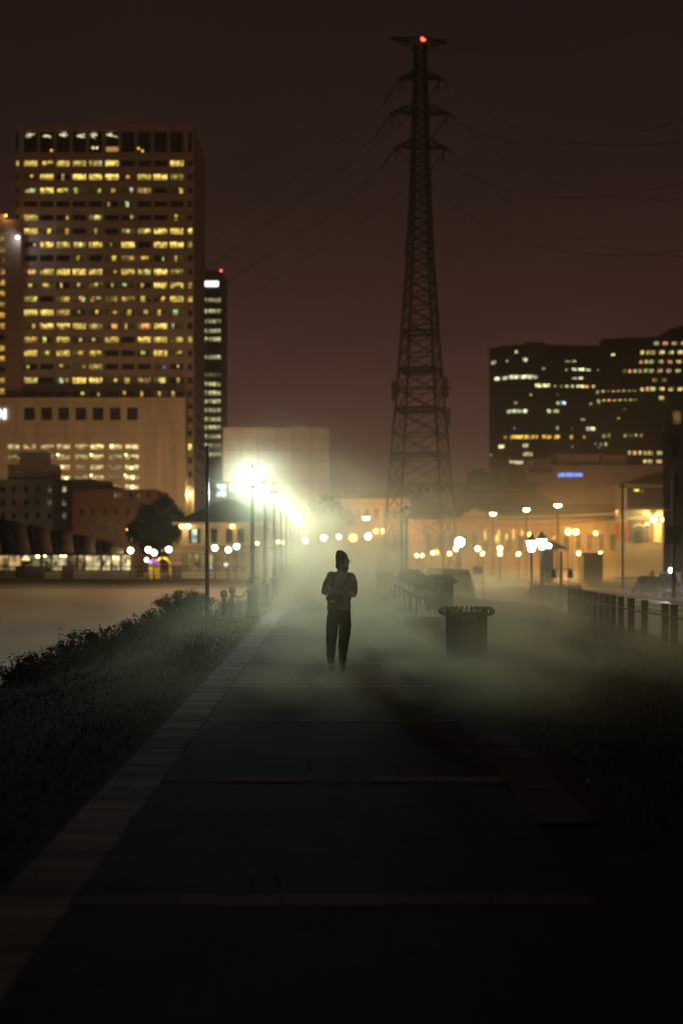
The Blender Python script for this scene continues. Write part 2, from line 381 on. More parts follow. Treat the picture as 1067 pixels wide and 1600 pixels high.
def yard_mist(t):
    x, y, z, n = coords(t, (.09, .045, .25))
    d = M(t, 'ADD', M(t, 'MULTIPLY', ramp(t, z, 7.5, -1.0), .0008), M(t, 'MULTIPLY', ramp(t, z, .3, -1.6), .008))
    d = M(t, 'ADD', M(t, 'MULTIPLY', d, M(t, 'MULTIPLY', ramp(t, y, 30, 70), ramp(t, y, 225, 180))), M(t, 'MULTIPLY', M(t, 'MULTIPLY', ramp(t, z, 17, 0), ramp(t, y, 140, 165)), .0026))
    d = M(t, 'MULTIPLY', d, M(t, 'MULTIPLY', ramp(t, x, -2, 6), ramp(t, x, 58, 40)))
    return M(t, 'MULTIPLY', d, ramp(t, n, .3, .7, .5, 1.3))
volume('yard_mist', (-2, 60, 28, 224, -1.69, 17), (.96,.93,.85), .5, 0, yard_mist, 1.0)
#@@PART2
# ================================================================== NEAR THINGS
world_coords(False)
# ------------------------------------------------------------------ iron lamp posts of the walk
def lantern_parts(root, z, col, power, s=1.0, glass=14, lr=.07):
    # z = height of the lantern's centre
    g = MB(); g.lathe([(.075*s,-.19*s),(.15*s,.13*s)], 8, (0,0,z)); g.build('lamp_glass', glow_mat(col, glass), root)
    f = MB()
    for k in range(8):
        a = 2*math.pi*k/8
        f.bar((.08*s*math.cos(a), .08*s*math.sin(a), z-.19*s), (.155*s*math.cos(a), .155*s*math.sin(a), z+.13*s), .012*s)
    f.lathe([(.035*s,-.27*s),(.085*s,-.24*s),(.09*s,-.19*s),(.03*s,-.188*s)], 10, (0,0,z)); f.build('lantern_frame', iron, root)
    c = MB(); c.lathe([(.175*s,.13*s),(.17*s,.155*s),(.08*s,.25*s),(.045*s,.27*s)], 8, (0,0,z))
    cap = c.build('lantern_cap', iron, root)
    h = MB(); h.lathe([(.02*s,.268*s),(.035*s,.30*s),(.012*s,.34*s),(.004*s,.40*s)], 8, (0,0,z)); h.build('finial', iron, cap)
    if power: point(root, (0,0,z), power, col, lr)
def iron_post(loc, H, label, col, power, group, glass=14, name='lamp_post', lr=.07):
    r = thing(name, label, 'lamp post', loc, 0, group)
    b = MB(); b.lathe([(.19,0),(.19,.10),(.155,.12),(.14,.2),(.135,.62),(.16,.66),(.16,.70),(.10,.74),(.085,.85)], 12); b.build('lamp_base', iron, r, True)
    s = MB(); s.lathe([(.085,.85),(.075,.95),(.095,.98),(.095,1.02),(.06,1.05),(.055,H*.6),(.042,H-.42),(.065,H-.4),(.065,H-.36),(.035,H-.33),(.035,H-.26)], 12); s.build('lamp_shaft', iron, r, True)
    lantern_parts(r, H, col, power, 1.0, glass, lr); return r
RP = 600.0
ordinal = ['nearest and tallest looking lamp post on the left edge of the walk', 'second lit lamp post along the left edge of the walk', 'third lit lamp post along the left edge of the walk', 'fourth lit lamp post along the left edge of the walk',
           'fifth lit lamp post along the left edge of the walk', 'sixth lit lamp post along the left edge of the walk', 'seventh lit lamp post along the left edge of the walk', 'eighth lit lamp post, next to last on the left edge', 'farthest lit lamp post at the end of the left row']
for k in range(9):
    y = 36.0 + 7.1*k
    iron_post((-1.95, y, 0), 3.55, 'black iron ' + ordinal[k], GREENW if k else WHITE, RP*(1.7 if k == 0 else 1.1), 'lit lamp posts along the walk', 20, lr=.23 if k == 0 else .17)
# twin posts in the middle distance, beyond the bins
for dx, dy, lab in ((628.0, 62.0, 'left of the pair of slim black lamp posts with dim lanterns behind the benches'), (634.5, 57.0, 'right of the pair of slim black lamp posts with dim lanterns behind the benches')):
    H = ZW(806 if dx < 630 else 801, dy)
    r = iron_post((XW(dx, dy), dy, 0), H, lab, WARM, 0, 'dim twin lamp posts', 0)
    [c for c in r.children if c.name.startswith('lamp_glass')][0].data.materials[0] = emit('dim_lantern_glass', (1,.7,.4), .10, True)

# thin pole on the bank
r = thing('flag_pole', 'slim bare dark metal pole standing in the shrubs on the bank', 'pole', (XW(324, 34), 34, -.1))
MB().lathe([(.16,0),(.16,.05),(.085,.09),(.07,.2)], 12).build('pole_base', iron2, r)
pl = MB(); pl.lathe([(.055,.2),(.048,2.2),(.04,4.22)], 12); pl.build('pole_shaft', mat('satin_pole', (.06,.06,.06), .3, .8, .1, 3), r, True)
MB().sphere((0,0,4.26), .05, 10, 6).build('pole_cap', iron2, r)

# chain posts on the river edge
cps = [(350, 36.4), (363, 39.5), (389, 47.6), (404, 55.2), (414, 62.0)]
tops = []
for i, (px, y) in enumerate(cps):
    x = XW(px, y); lab = ['nearest short chain post by the bank, left of the big lamp base', 'second short chain post by the bank, just left of the big lamp base', 'third chain post by the bank, hidden behind the lamp posts', 'fourth chain post by the bank, behind the lamp posts', 'last chain post by the bank, behind the lamp posts'][i]
    p = thing('chain_post', lab, 'bollard', (x, y, -.1), 0, 'chain posts on the bank')
    MB().lathe([(.10,0),(.10,.06),(.065,.1),(.055,.6)], 10).build('post_shaft', iron, p)
    MB().lathe([(.055,.6),(.09,.63),(.095,.70),(.07,.77),(.02,.80)], 10).build('post_head', iron, p, True)
    tops.append(Vector((x, y, .5)))
tops = [Vector((XW(322, 31), 31, .28))] + tops
world_coords(True)
for i in range(len(tops)-1):
    a, b = tops[i], tops[i+1]
    pts = [a.lerp(b, t/14) - Vector((0,0,.22*4*(t/14)*(1-t/14))) for t in range(15)]
    mb = MB(); mb.tube(pts, .016, 6)
    for t in range(1, 14): mb.tube([pts[t]+Vector((.03*math.cos(q), 0 if t % 2 else .02*math.sin(q), .03*math.sin(q))) for q in [k*math.pi/3 for k in range(6)]], .01, 4, closed=True)
    tag(mb.build('chain', iron), ['chain sagging from the shrubs to the nearest chain post', 'chain between the two nearest chain posts', 'chain rising from the second chain post to behind the big lamp base', 'chain between third and fourth chain posts', 'chain between the two farthest chain posts'][i], 'chain', 'chains along the bank')
world_coords(False)

# ------------------------------------------------------------------ litter bins with curled iron bars
def hoop_bar(Rr, H):
    # flat bar: up the side, then rolled outward into a ring at the rim
    pts = [(Rr, 0, .05), (Rr, 0, H*.55), (Rr+.002, 0, H-.10)]
    for k in range(11):
        a = R(180 - 34*k)
        pts.append((Rr + .062 + .062*math.cos(a), 0, H-.075 + .062*math.sin(a)))
    mb = MB()
    for a, b in zip(pts[:-1], pts[1:]): mb.bar(a, b, .028, .010)
    return mb
def make_bin(label):
    r = thing('litter_bin', label, 'litter bin', (0,0,0), 0, 'iron litter bins on the walk')
    H, Rr = .84, .315
    MB().lathe([(.255,.04),(.27,.10),(.285,H-.14),(.262,H-.14),(.25,.12)], 24).build('bin_liner', mat('bin_liner', (.05,.042,.036), .7, 0, .3, 6), r, True)
    for z in (.07, .30, H-.12): MB().lathe([(Rr-.012,z-.018),(Rr+.004,z-.018),(Rr+.004,z+.018),(Rr-.012,z+.018),(Rr-.012,z-.018)], 28).build('hoop_band', iron, r)
    for k in range(3):
        a = 2.1*k; MB().lathe([(.04,0),(.035,.05)], 8, (.24*math.cos(a), .24*math.sin(a), 0)).build('bin_foot', iron, r)
    b0 = hoop_bar(Rr, H).build('curled_bar', iron, r)
    N = 30
    for k in range(1, N): inst(b0, r, (0,0,0), (0,0,2*math.pi*k/N))
    return r
bin0 = make_bin('nearest iron litter bin, open topped with curled bars, standing on the grass')
bin0.location = (XW(728.5, 22.6), 22.6, -.03)
b1 = dup(bin0, (XW(688, 37.0), 37.0, .135), .05, 'second litter bin with a raised dark lid, at the near end of the benches')
MB().lathe([(.33,.80),(.34,.84),(.30,.90),(.24,.93),(.10,.94)], 20).build('bin_lid', iron2, b1, True)
b2 = dup(bin0, (2.72, 47.5, .135), .1, 'third litter bin, half hidden behind the row of benches')
MB().lathe([(.33,.80),(.34,.84),(.30,.90),(.24,.93),(.10,.94)], 20).build('bin_lid', iron2, b2, True)
b3 = dup(bin0, (XW(600, 59), 59, 0), .1, 'farthest litter bin, faint in the mist left of the twin lamp posts')

# ------------------------------------------------------------------ benches with pale scroll arms
slat_m = mat('bench_slat', (.022,.019,.017), 1.0, 0, .3, 6, spec=.03); arm_m = mat('pale_cast_iron', (.85,.85,.8), .4, 0, .12, 8)
def make_bench(label):
    r = thing('park_bench', label, 'bench', (0,0,0), 0, 'benches facing the walk')
    L = 2.6
    s0 = None
    for k in range(5):
        if s0 is None: s0 = MB().box(-.035,.035,-L/2,L/2,-.014,.014).build('seat_slat', slat_m, r); s0.location = (-.18+.0, 0, .44)
        else: inst(s0, r, (-.18+.092*k, 0, .44 - .012*k))
    for k in range(5): inst(s0, r, (.235+.018*k, 0, .50+.088*k), (0, R(78), 0))
    for y in (-L/2+.06, L/2-.06):
        f = MB()
        f.tube([(-.2,y,0),(-.19,y,.2),(-.2,y,.42)], .024, 6); f.tube([(.27,y,0),(.2,y,.25),(.22,y,.44),(.32,y,.92)], .024, 6)
        f.tube([(-.2,y,.42),(.22,y,.385)], .02, 6); f.build('bench_frame', iron, r)
        a = MB(); pts = [(.24,y,.64),(.1,y,.67),(-.1,y,.665)]
        for k in range(13):
            q = R(90 + 32*k); rad = .085*(1-k/22)
            pts.append((-.16 + rad*math.cos(q), y, .575 + rad*math.sin(q)))
        a.tube(pts, .030, 8); ao = a.build('arm_rest', iron, r, True)
        sc2 = MB(); sc2.tube([(-.16,y-.05,.575),(-.16,y+.05,.575)], .10, 12); sc2.build('scroll_end', arm_m, ao)
    return r
labs = ['nearest bench with pale scroll arms, beside the second litter bin', 'second bench with pale scroll arms along the right of the walk', 'third bench with pale scroll arms along the right of the walk', 'fourth bench with pale scroll arms, fading into the mist', 'farthest bench with pale scroll arms, almost lost in the mist']
bench0 = make_bench(labs[0]); bench0.location = (2.28, 35.4, .135)
for k in range(1, 5): dup(bench0, (2.28, 35.4+2.95*k, .135), 0, labs[k])

# ------------------------------------------------------------------ edge posts and rail on the right
wood = mat('dark_timber_post', (.05,.042,.035), .85, 0, .35, 6, .4)
y = 24.3; i = 0; posts = []
pxs = [1094, 1052, 1038, 1006, 985, 969, 957, 947, 938, 929, 921, 913, 905, 897, 890]
nth = ['first', 'second', 'third', 'fourth', 'fifth', 'sixth', 'seventh', 'eighth', 'ninth', 'tenth', 'eleventh', 'twelfth', 'thirteenth', 'fourteenth', 'fifteenth']
p0 = None
for i, px in enumerate(pxs):
    x = 6.25; y = x*F/(px-CX)
    lab = 'dark timber edge post, %s from the camera in the row beside the yard' % nth[i]
    if p0 is None:
        p0 = thing('edge_post', lab, 'bollard', (x, y, -.12), 0, 'timber posts beside the yard')
        MB().box(-.06,.06,-.06,.06,0,.80).build('post_shaft', wood, p0)
        MB().prism([(-.068,-.068,.80),(.068,-.068,.80),(.068,.068,.80),(-.068,.068,.80)], (0,0,.03)).build('post_cap', wood, p0)
    else: dup(p0, (x, y, -.12), random.uniform(-.08,.08), lab)
    posts.append((x, y))
world_coords(True)
for j, z in enumerate((.50,)):
    rl = MB(); rl.tube([(6.15, 24.0, z), (6.15, 30, z-.01), (6.15, 37.2, z)], .018, 8)
    tag(rl.build('edge_rail', wood), 'dark pipe rail running along the timber edge posts', 'rail')

# ------------------------------------------------------------------ the walker
def skin_mesh(joints, edges, sub=2):
    me = bpy.data.meshes.new('body'); names = list(joints)
    me.from_pydata([joints[n][0] for n in names], [(names.index(a), names.index(b)) for a, b in edges], [])
    ob = bpy.data.objects.new('tmp_body', me); COL.objects.link(ob)
    sm = ob.modifiers.new('s', 'SKIN')
    for i, n in enumerate(names):
        r = joints[n][1]; me.skin_vertices[0].data[i].radius = r if isinstance(r, tuple) else (r, r)
    me.skin_vertices[0].data[0].use_root = True
    sm.use_smooth_shade = True
    ob.modifiers.new('d', 'SUBSURF').levels = sub
    dg = bpy.context.evaluated_depsgraph_get(); ev = ob.evaluated_get(dg)
    out = bpy.data.meshes.new_from_object(ev); bpy.data.objects.remove(ob); return out
def mesh_to_mb(me, mb):
    mb.add([tuple(v.co) for v in me.vertices], [tuple(p.vertices) for p in me.polygons])
world_coords(False)
PYD = 20.1
walker = thing('person', 'walker in a beanie with a sling bag, both hands held at the chest', 'person', (XW(529.5, PYD), PYD, 0))
sx = .001525
def bp_(xc, yc, d): return ((xc-530)*sx, d, 1.715-(yc-103)*sx)
# body faces the camera (-Y); crop coordinates measured on the photograph
J = {
 'pelvis': (bp_(530, 705, .0), (.155,.105)), 'waist': (bp_(530, 620, .0), (.148,.10)), 'chest': (bp_(540, 480, .0), (.160,.115)), 'upper': (bp_(545, 390, .01), (.150,.105)),
 'neckb': (bp_(555, 318, .01), (.075,.07)), 'neck': (bp_(558, 285, -.005), (.056,.058)),
 'shl': (bp_(452, 345, .01), .068), 'shr': (bp_(648, 355, .01), .068),
 'ual': (bp_(418, 420, .02), .062), 'uar': (bp_(668, 440, .02), .062),
 'ell': (bp_(392, 505, -.02), .052), 'elr': (bp_(668, 525, -.02), .052),
 'fal': (bp_(440, 492, -.13), .039), 'far': (bp_(620, 515, -.13), .039),
 'wrl': (bp_(492, 480, -.20), .029), 'wrr': (bp_(572, 492, -.20), .029),
 'hipl': (bp_(476, 745, .0), (.110,.112)), 'hipr': (bp_(586, 745, .0), (.110,.112)),
 'thl': (bp_(468, 850, -.01), .096), 'thr': (bp_(584, 860, .0), .097),
 'knl': (bp_(459, 950, -.02), .078), 'knr': (bp_(574, 965, .0), .078),
 'cal': (bp_(455, 1040, .0), .068), 'car': (bp_(567, 1050, .03), .068),
 'anl': (bp_(457, 1165, .02), .056), 'anr': (bp_(562, 1160, .06), .056),
}
E = [('pelvis','waist'),('waist','chest'),('chest','upper'),('upper','neckb'),('neckb','neck'),('upper','shl'),('upper','shr'),('shl','ual'),('ual','ell'),('ell','fal'),('fal','wrl'),
     ('shr','uar'),('uar','elr'),('elr','far'),('far','wrr'),('pelvis','hipl'),('pelvis','hipr'),('hipl','thl'),('thl','knl'),('knl','cal'),('cal','anl'),('hipr','thr'),('thr','knr'),('knr','car'),('car','anr')]
bodym = skin_mesh(J, E)
mb = MB(); mesh_to_mb(bodym, mb)
# head: one shaped surface with brow, nose, lips, chin, turned to the person's left
hc = Vector(bp_(563, 222, -.02)); hr = Matrix.Rotation(R(52), 3, 'Z') @ Matrix.Rotation(R(6), 3, 'X')
def head_pt(th, ph):
    # th 0..pi from crown, ph around; face looks to -Y
    x = math.sin(th)*math.sin(ph); yv = -math.sin(th)*math.cos(ph); z = math.cos(th)
    p = Vector((x*.077, yv*.098, z*.118))
    if z < 0: p.x *= 1 - .28*(-z); p.y = p.y*(1 - .10*(-z)) - .012*(-z)
    f = max(0, math.cos(ph)); s = math.exp(-(ph/.16)**2)
    p.y -= s*.026*math.exp(-((z+.17)/.16)**2)               # nose
    p.y += f*.010*math.exp(-((z-.10)/.10)**2)*math.exp(-((abs(ph)-.42)/.2)**2)   # eye sockets
    p.y -= f*.006*math.exp(-((z-.27)/.10)**2)               # brow
    p.y -= s*.006*math.exp(-((z+.52)/.07)**2)               # lips
    p.y -= f*.012*math.exp(-((z+.86)/.16)**2)*math.exp(-(ph/.45)**2)  # chin
    return hc + hr @ (p*1.04)
nH, mH = 40, 26; vs = []; fs = []
for i in range(mH+1):
    for j in range(nH): 
        ph = 2*math.pi*j/nH; ph = ph - 2*math.pi if ph > math.pi else ph
        vs.append(head_pt(max(.02, min(math.pi-.02, math.pi*i/mH)), ph))
for i in range(mH):
    for j in range(nH): fs.append((i*nH+j, i*nH+(j+1) % nH, (i+1)*nH+(j+1) % nH, (i+1)*nH+j))
mb.add(vs, fs)
for sgn in (-1, 1):                                          # ears
    mb.sphere(tuple(hc + hr @ Vector((sgn*.078, .008, -.01))), .03, 8, 6, (.35,.6,1))
def hand(w, d, side):                                         # palm and five bent fingers
    w = Vector(w); d = Vector(d).normalized(); dn = Vector((0,0,-1)); across = d.cross(Vector((0,-1,0))).normalized()
    mb.tube([w, w+d*.03, w+d*.07, w+d*.095], [.026,.036,.038,.030], 8)
    for k, ln in enumerate((.068,.078,.073,.056)):
        o = w + d*.085 + across*(.030-.020*k)
        bend = Vector((0,-.55,0)) + d*.6
        p1 = o + d*ln*.42; p2 = p1 + bend.normalized()*ln*.34; p3 = p2 + Vector((0,-.5,0)).normalized()*ln*.26
        mb.tube([o, p1, p2, p3], [.0095,.009,.008,.006], 6)
    t0 = w + d*.03 + across*.03; mb.tube([t0, t0+across*.025+d*.02+Vector((0,-.02,0)), t0+across*.03+d*.055+Vector((0,-.03,0))], [.012,.011,.008], 6)
wl, wr = Vector(J['wrl'][0]), Vector(J['wrr'][0])
hand(wl, (.055, -.03, .01), 1); hand(wr, (-.055, -.03, .01), -1)
skin_m = mat('skin', (.33,.20,.14), .6, 0, .1, 10); shirt_m = mat('grey_brown_top', (.30,.24,.19), .9, 0, .2, 9, .4); jeans_m = mat('dark_jeans', (.022,.023,.028), .9, 0, .25, 12, .4)
for i in range(len(bodym.vertices)):                                     # folds in the cloth
    x_, y_, z_ = mb.v[i]
    if z_ < bp_(0, 320, 0)[2] and abs(x_) < .3:
        a_ = .004*math.sin(38*z_ + 9*x_ + 3*math.sin(21*y_)) + .002*math.sin(71*z_ - 25*x_)
        mb.v[i] = (x_ + a_*(1 if x_ > 0 else -1), y_ - a_, z_)
body = mb.build('body', [shirt_m, jeans_m, skin_m], walker, True)
zb = bp_(0, 655, 0)[2]; nb = len(bodym.polygons)
for p in body.data.polygons:
    c = p.center
    if p.index >= nb: p.material_index = 2
    elif c.z < zb and abs(c.x) < .24 : p.material_index = 1
    elif c.z > bp_(0, 308, 0)[2] and abs(c.x-.04) < .075: p.material_index = 2
    elif c.y < -.165: p.material_index = 2
# loose top hanging over the waistband, collar
sh = MB(); n_ = 28; vs = []; zs = [(660, .172, .116), (645,.170,.118), (600,.163,.116), (540,.165,.122)]
sh.lathe([(1, 0)], 3) if False else None
rings = []
for yc, a, b_ in zs:
    cx_, _, cz = bp_(530, yc, 0)
    rings.append([(cx_ + (a+.006*math.sin(5*q))*math.cos(q), (b_+.006*math.sin(7*q))*math.sin(q), cz + (.012*math.sin(3*q+1) if yc == 660 else 0)) for q in [2*math.pi*k/n_ for k in range(n_)]])
sh.add([v for r_ in rings for v in r_], [(i*n_+j, i*n_+(j+1) % n_, (i+1)*n_+(j+1) % n_, (i+1)*n_+j) for i in range(3) for j in range(n_)])
sh.build('shirt_hem', shirt_m, walker, True)
# shoes
for nm, off in (('anl', -.06), ('anr', .0)):
    a = Vector(J[nm][0]); s = MB()
    s.tube([(a.x, a.y+.06, .055), (a.x, a.y, .07), (a.x+.004, a.y-.08, .05), (a.x+.008, a.y-.16, .038), (a.x+.01, a.y-.20, .03)], [.040,.05,.048,.042,.024], 10)
    s.tube([(a.x, a.y+.0, .05), (a.x, a.y+.0, .13)], [.05,.047], 10)
    sho = s.build('shoe', mat('dark_shoe', (.03,.028,.026), .6, 0, .2, 8), walker, True)
# beanie: slouched peak leaning to the person's right
bn = MB(); rings = []
prof_b = [(.084,-.052,.003,.0),(.088,-.045,.003,0),(.091,-.02,.001,0),(.092,.015,-.002,0),(.090,.05,-.005,.004),(.083,.080,-.010,.008),(.070,.106,-.017,.012),(.056,.127,-.022,.016),(.035,.140,-.027,.018),(.006,.145,-.029,.018)]
for r_, z_, dx_, dy_ in prof_b:
    rings.append([Vector(bp_(560, 205, -.015)) + Vector((dx_ + r_*math.cos(q)*1.0, dy_ + r_*1.12*math.sin(q), z_ + .10*r_*math.cos(q+math.pi)*.3)) for q in [2*math.pi*k/26 for k in range(26)]])
bn.add([v for r_ in rings for v in r_], [(i*26+j, i*26+(j+1) % 26, (i+1)*26+(j+1) % 26, (i+1)*26+j) for i in range(len(rings)-1) for j in range(26)])
bean = bn.build('beanie', mat('knit_beanie', (.16,.12,.085), .95, 0, .35, 40, .6, .3, 120), walker, True)
cf = MB(); cf.tube([Vector(bp_(562, 232, -.015)) + Vector((.080*math.cos(q), .090*math.sin(q), .006*math.cos(q))) for q in [2*math.pi*k/26 for k in range(26)]], .010, 8, closed=True)
cf.build('beanie_cuff', MATS['knit_beanie'], bean, True)
# hair escaping at the nape and brow, and the beard
hair_m = mat('dark_hair', (.035,.022,.014), .6, 0, .3, 30)
h = MB(); h.sphere(tuple(hc + hr @ Vector((0,.030,-.045))), 1, 14, 9, (.074,.070,.080))
for k in range(40):
    q = R(random.uniform(120, 230)); o = Vector(bp_(560, 246, -.015)) + Vector((.074*math.cos(q), .085*math.sin(q), 0))
    l_ = random.uniform(.02, .05); d_ = Vector((math.cos(q)*.35, math.sin(q)*.35, -1)).normalized()
    h.tube([o, o+d_*l_*.5, o+d_*l_*.9+Vector((math.cos(q)*.012, 0, .004))], [.008,.007,.001], 5)
for k in range(3):
    o = hc + hr @ Vector((random.uniform(-.03,.06), -.095, random.uniform(.0,.035))); d_ = (hr @ Vector((random.uniform(-.2,.5), -.35, random.uniform(-1.0,-.3)))).normalized()
    h.tube([o, o+d_*.015, o+d_*.034], [.004,.003,.001], 4)
h.build('hair', hair_m, walker)
bd = MB()
for k in range(120):
    ph = random.uniform(-1.2, 1.2); th = random.uniform(2.05, 2.75)
    o = head_pt(th, ph); d_ = (hr @ Vector((math.sin(ph)*.4, -.5, -1))).normalized()
    bd.tube([o, o+d_*random.uniform(.015,.038)], [.007,.002], 4)
bd.build('beard', hair_m, walker)
for sgn in (-1, 1):
    e_ = hc + hr @ Vector((sgn*.031, -.083, .012)); MB().sphere(tuple(e_), .0115, 10, 7).build('eye', mat('eye', (.5,.48,.45), .15, 0, .1, 3), walker, True)
# straps and sling bag
strap_m = mat('black_webbing', (.018,.017,.017), .8, 0, .2, 20); bag_m = mat('black_canvas_bag', (.025,.023,.022), .85, 0, .25, 14, .3)
def strap(pts, w_, name, m_=strap_m):
    s = MB()
    pts = [Vector(bp_(*p)) for p in pts]
    for a, b in zip(pts[:-1], pts[1:]): s.bar(a, b, w_, .008)
    return s.build(name, m_, walker)
strap([(626,318,-.03),(622,340,-.105),(590,400,-.135),(560,445,-.14),(540,490,-.15)], .055, 'bag_strap')
strap([(476,316,-.03),(480,345,-.10),(478,380,-.118),(474,430,-.125),(470,500,-.13)], .022, 'bag_strap')
strap([(548,520,-.15),(556,560,-.152),(562,602,-.15)], .03, 'strap_end')
strap([(640,545,-.05),(636,575,-.06)], .02, 'strap_end')
bg_ = MB(); c_ = Vector(bp_(478, 555, -.135))
for k in range(1): bg_.sphere(tuple(c_), .1, 16, 10, (1.05,.45,.72))
bag = bg_.build('sling_bag', bag_m, walker, True)
fl_ = MB(); fl_.tube([c_+Vector((-.085,-.035,.03)), c_+Vector((0,-.052,.035)), c_+Vector((.085,-.035,.03))], .006, 6); fl_.build('zip', strap_m, bag)
ph_ = MB(); m_ = (wl+wr)/2 + Vector((0,-.075,.015)); ph_.prism([m_+Vector((-.038,-.0,-.03)), m_+Vector((.038,0,-.03)), m_+Vector((.038,-.05,.05)), m_+Vector((-.038,-.05,.05))], (0,.006,.008))
tag(ph_.build('phone', mat('phone_black', (.01,.01,.011), .2, 0, .1, 3), None, org=Vector((0,0,0))), 'small dark phone held in both hands of the walker', 'phone').location = walker.location

# ------------------------------------------------------------------ shrubs and weeds along the bank
leaf_m = mat('shrub_leaf', (.045,.05,.025), .85, 0, .5, 6)
leaf_m2 = mat('tree_leaf', (.04,.05,.022), .8, 0, .5, 1.5)
twig_m = mat('twig', (.05,.04,.03), .9, 0, .3, 8)
def leaves(mb, n, fn, s0, s1):
    for k in range(n):
        p, sz = fn(k); sz *= random.uniform(s0, s1)
        a = Vector((random.gauss(0,1), random.gauss(0,1), random.gauss(0,.8))).normalized(); b = a.cross(Vector((random.gauss(0,1), random.gauss(0,1), random.gauss(0,1)))).normalized()
        mb.add([p-a*sz, p+b*sz*.42-a*sz*.1, p+a*sz, p-b*sz*.42+a*sz*.1], [(0,1,2,3)])
def shrub_meshes(seed, rx, ry, h, n):
    rnd = random.Random(seed); stems = MB(); lv = MB(); tips = []
    for k in range(26):
        a = rnd.uniform(0, 6.28); q = rnd.uniform(.1, 1)**.6; hh = h*rnd.uniform(.55, 1.05)*(1-.45*q*q)
        tip = Vector((rx*q*math.cos(a), ry*q*math.sin(a), hh)); base = tip*.25; base.z = -.15
        mid = base.lerp(tip, .55) + Vector((rnd.uniform(-.06,.06), rnd.uniform(-.06,.06), .05))
        stems.tube([base, mid, tip], [.012,.008,.003], 5); tips.append((base, mid, tip))
        if rnd.random() < .5:
            t2 = tip + Vector((rnd.uniform(-.12,.12), rnd.uniform(-.1,.1), rnd.uniform(.05,.22)*h)); stems.tube([tip, t2], [.004,.001], 4); tips.append((mid, tip, t2))
    def fn(k):
        b_, m_, t_ = rnd.choice(tips); u = rnd.uniform(.15, 1)**.7
        p = b_.lerp(m_, u*2) if u < .5 else m_.lerp(t_, u*2-1)
        sp = .14*(1.25-u); return p + Vector((rnd.gauss(0,sp), rnd.gauss(0,sp), rnd.gauss(0,sp*.7))), 1
    leaves(lv, n, fn, .022, .05)
    return stems, lv
kinds = [shrub_meshes(1, .75, .8, .95, 3600), shrub_meshes(2, .62, .8, .62, 2600), shrub_meshes(3, .5, .7, .45, 1500)]
protos = []
shrubs = [  # photo x of centre, distance, kind, scale
 (262, 31.5, 0, .78, 'largest and tallest rounded shrub on the bank, left of the slim pole'), (300, 33.0, 0, .60, 'dense shrub at the very foot of the slim pole'),
 (222, 28.6, 0, .66, 'broad dark shrub left of the tallest one on the bank'), (180, 26.0, 1, .85, 'ragged shrub in the middle of the bank with upright sprigs'),
 (140, 23.6, 1, .75, 'ragged low shrub with a leafy spike, right of the weedy end'), (104, 22.0, 1, .55, 'small loose shrub where the bank growth thins out'),
 (66, 20.4, 2, .7, 'low straggly shrub with thin stems near the left frame edge'), (28, 19.2, 2, .55, 'lowest straggly shrub, leftmost on the bank'),
 (286, 42.0, 1, 1.1, 'rounded shrub in mist just behind the slim pole'), (312, 45.5, 1, .8, 'small shrub in mist beyond the slim pole, near the chain')]
for i, (px, y, kd, sc, lab) in enumerate(shrubs):
    r = thing('shrub', lab, 'shrub', (XW(px, y), y, -.16 if px > 160 else -.13), random.uniform(0, 6.28) if kd else .4, 'shrubs along the river bank')
    pr = [p for p in protos if p[0] == kd]
    if not pr:
        st = kinds[kd][0].build('stems', twig_m, r, fix=False); lf = kinds[kd][1].build('foliage', leaf_m, r, fix=False); protos.append((kd, st, lf))
    else: st = inst(pr[0][1], r); lf = inst(pr[0][2], r)
    r.scale = (sc, sc, sc)
wd = MB(); rnd = random.Random(5)
for k in range(900):                                                     # rough weeds between the shrubs
    y = rnd.uniform(15, 46); x = xl(y) + rnd.gauss(.05, .42); h_ = abs(rnd.gauss(.13, .07)) + (.22 if rnd.random() < .06 else 0)
    b_ = Vector((x, y, -.12)); t_ = b_ + Vector((rnd.gauss(0,.08), rnd.gauss(0,.08), h_+.1))
    wd.add([b_+Vector((-.008,0,0)), b_+Vector((.008,0,0)), b_.lerp(t_,.6)+Vector((.007,0,.02)), t_, b_.lerp(t_,.6)+Vector((-.005,0,.02))], [(0,1,2,3,4)])
    for q in range(3):
        p = b_.lerp(t_, rnd.uniform(.4, 1)); s_ = rnd.uniform(.02,.05); a = rnd.uniform(0,6.28)
        wd.add([p, p+Vector((s_*math.cos(a)-.008, s_*math.sin(a), s_*.6)), p+Vector((2*s_*math.cos(a), 2*s_*math.sin(a), s_*.5)), p+Vector((s_*math.cos(a)+.008, s_*math.sin(a), s_*.2))], [(0,1,2,3)])
kind(wd.build('weeds', leaf_m, fix=False), 'stuff')
gr = MB()
for k in range(26000):                                                   # short turf right and left of the walk
    left = k % 3 == 0
    y = 5.5 + 34*rnd.random()**1.4
    x = rnd.uniform(xl(y)+.2, -1.72) if left else rnd.uniform(1.78, 6.2)
    if not left and y > 33.3 and x < 4.4: continue
    h_ = rnd.uniform(.015, .045)*(1+y*.012); a = rnd.uniform(0, 3.14); w2 = .004+.0003*y
    b_ = Vector((x, y, -.035)); t_ = b_ + Vector((rnd.gauss(0,.018), rnd.gauss(0,.018), h_+.03))
    gr.add([b_+Vector((w2*math.cos(a), w2*math.sin(a), 0)), t_, b_-Vector((w2*math.cos(a), w2*math.sin(a), 0))], [(0,1,2)])
kind(gr.build('turf_blades', grass_m, fix=False), 'stuff')
lt = MB(); 
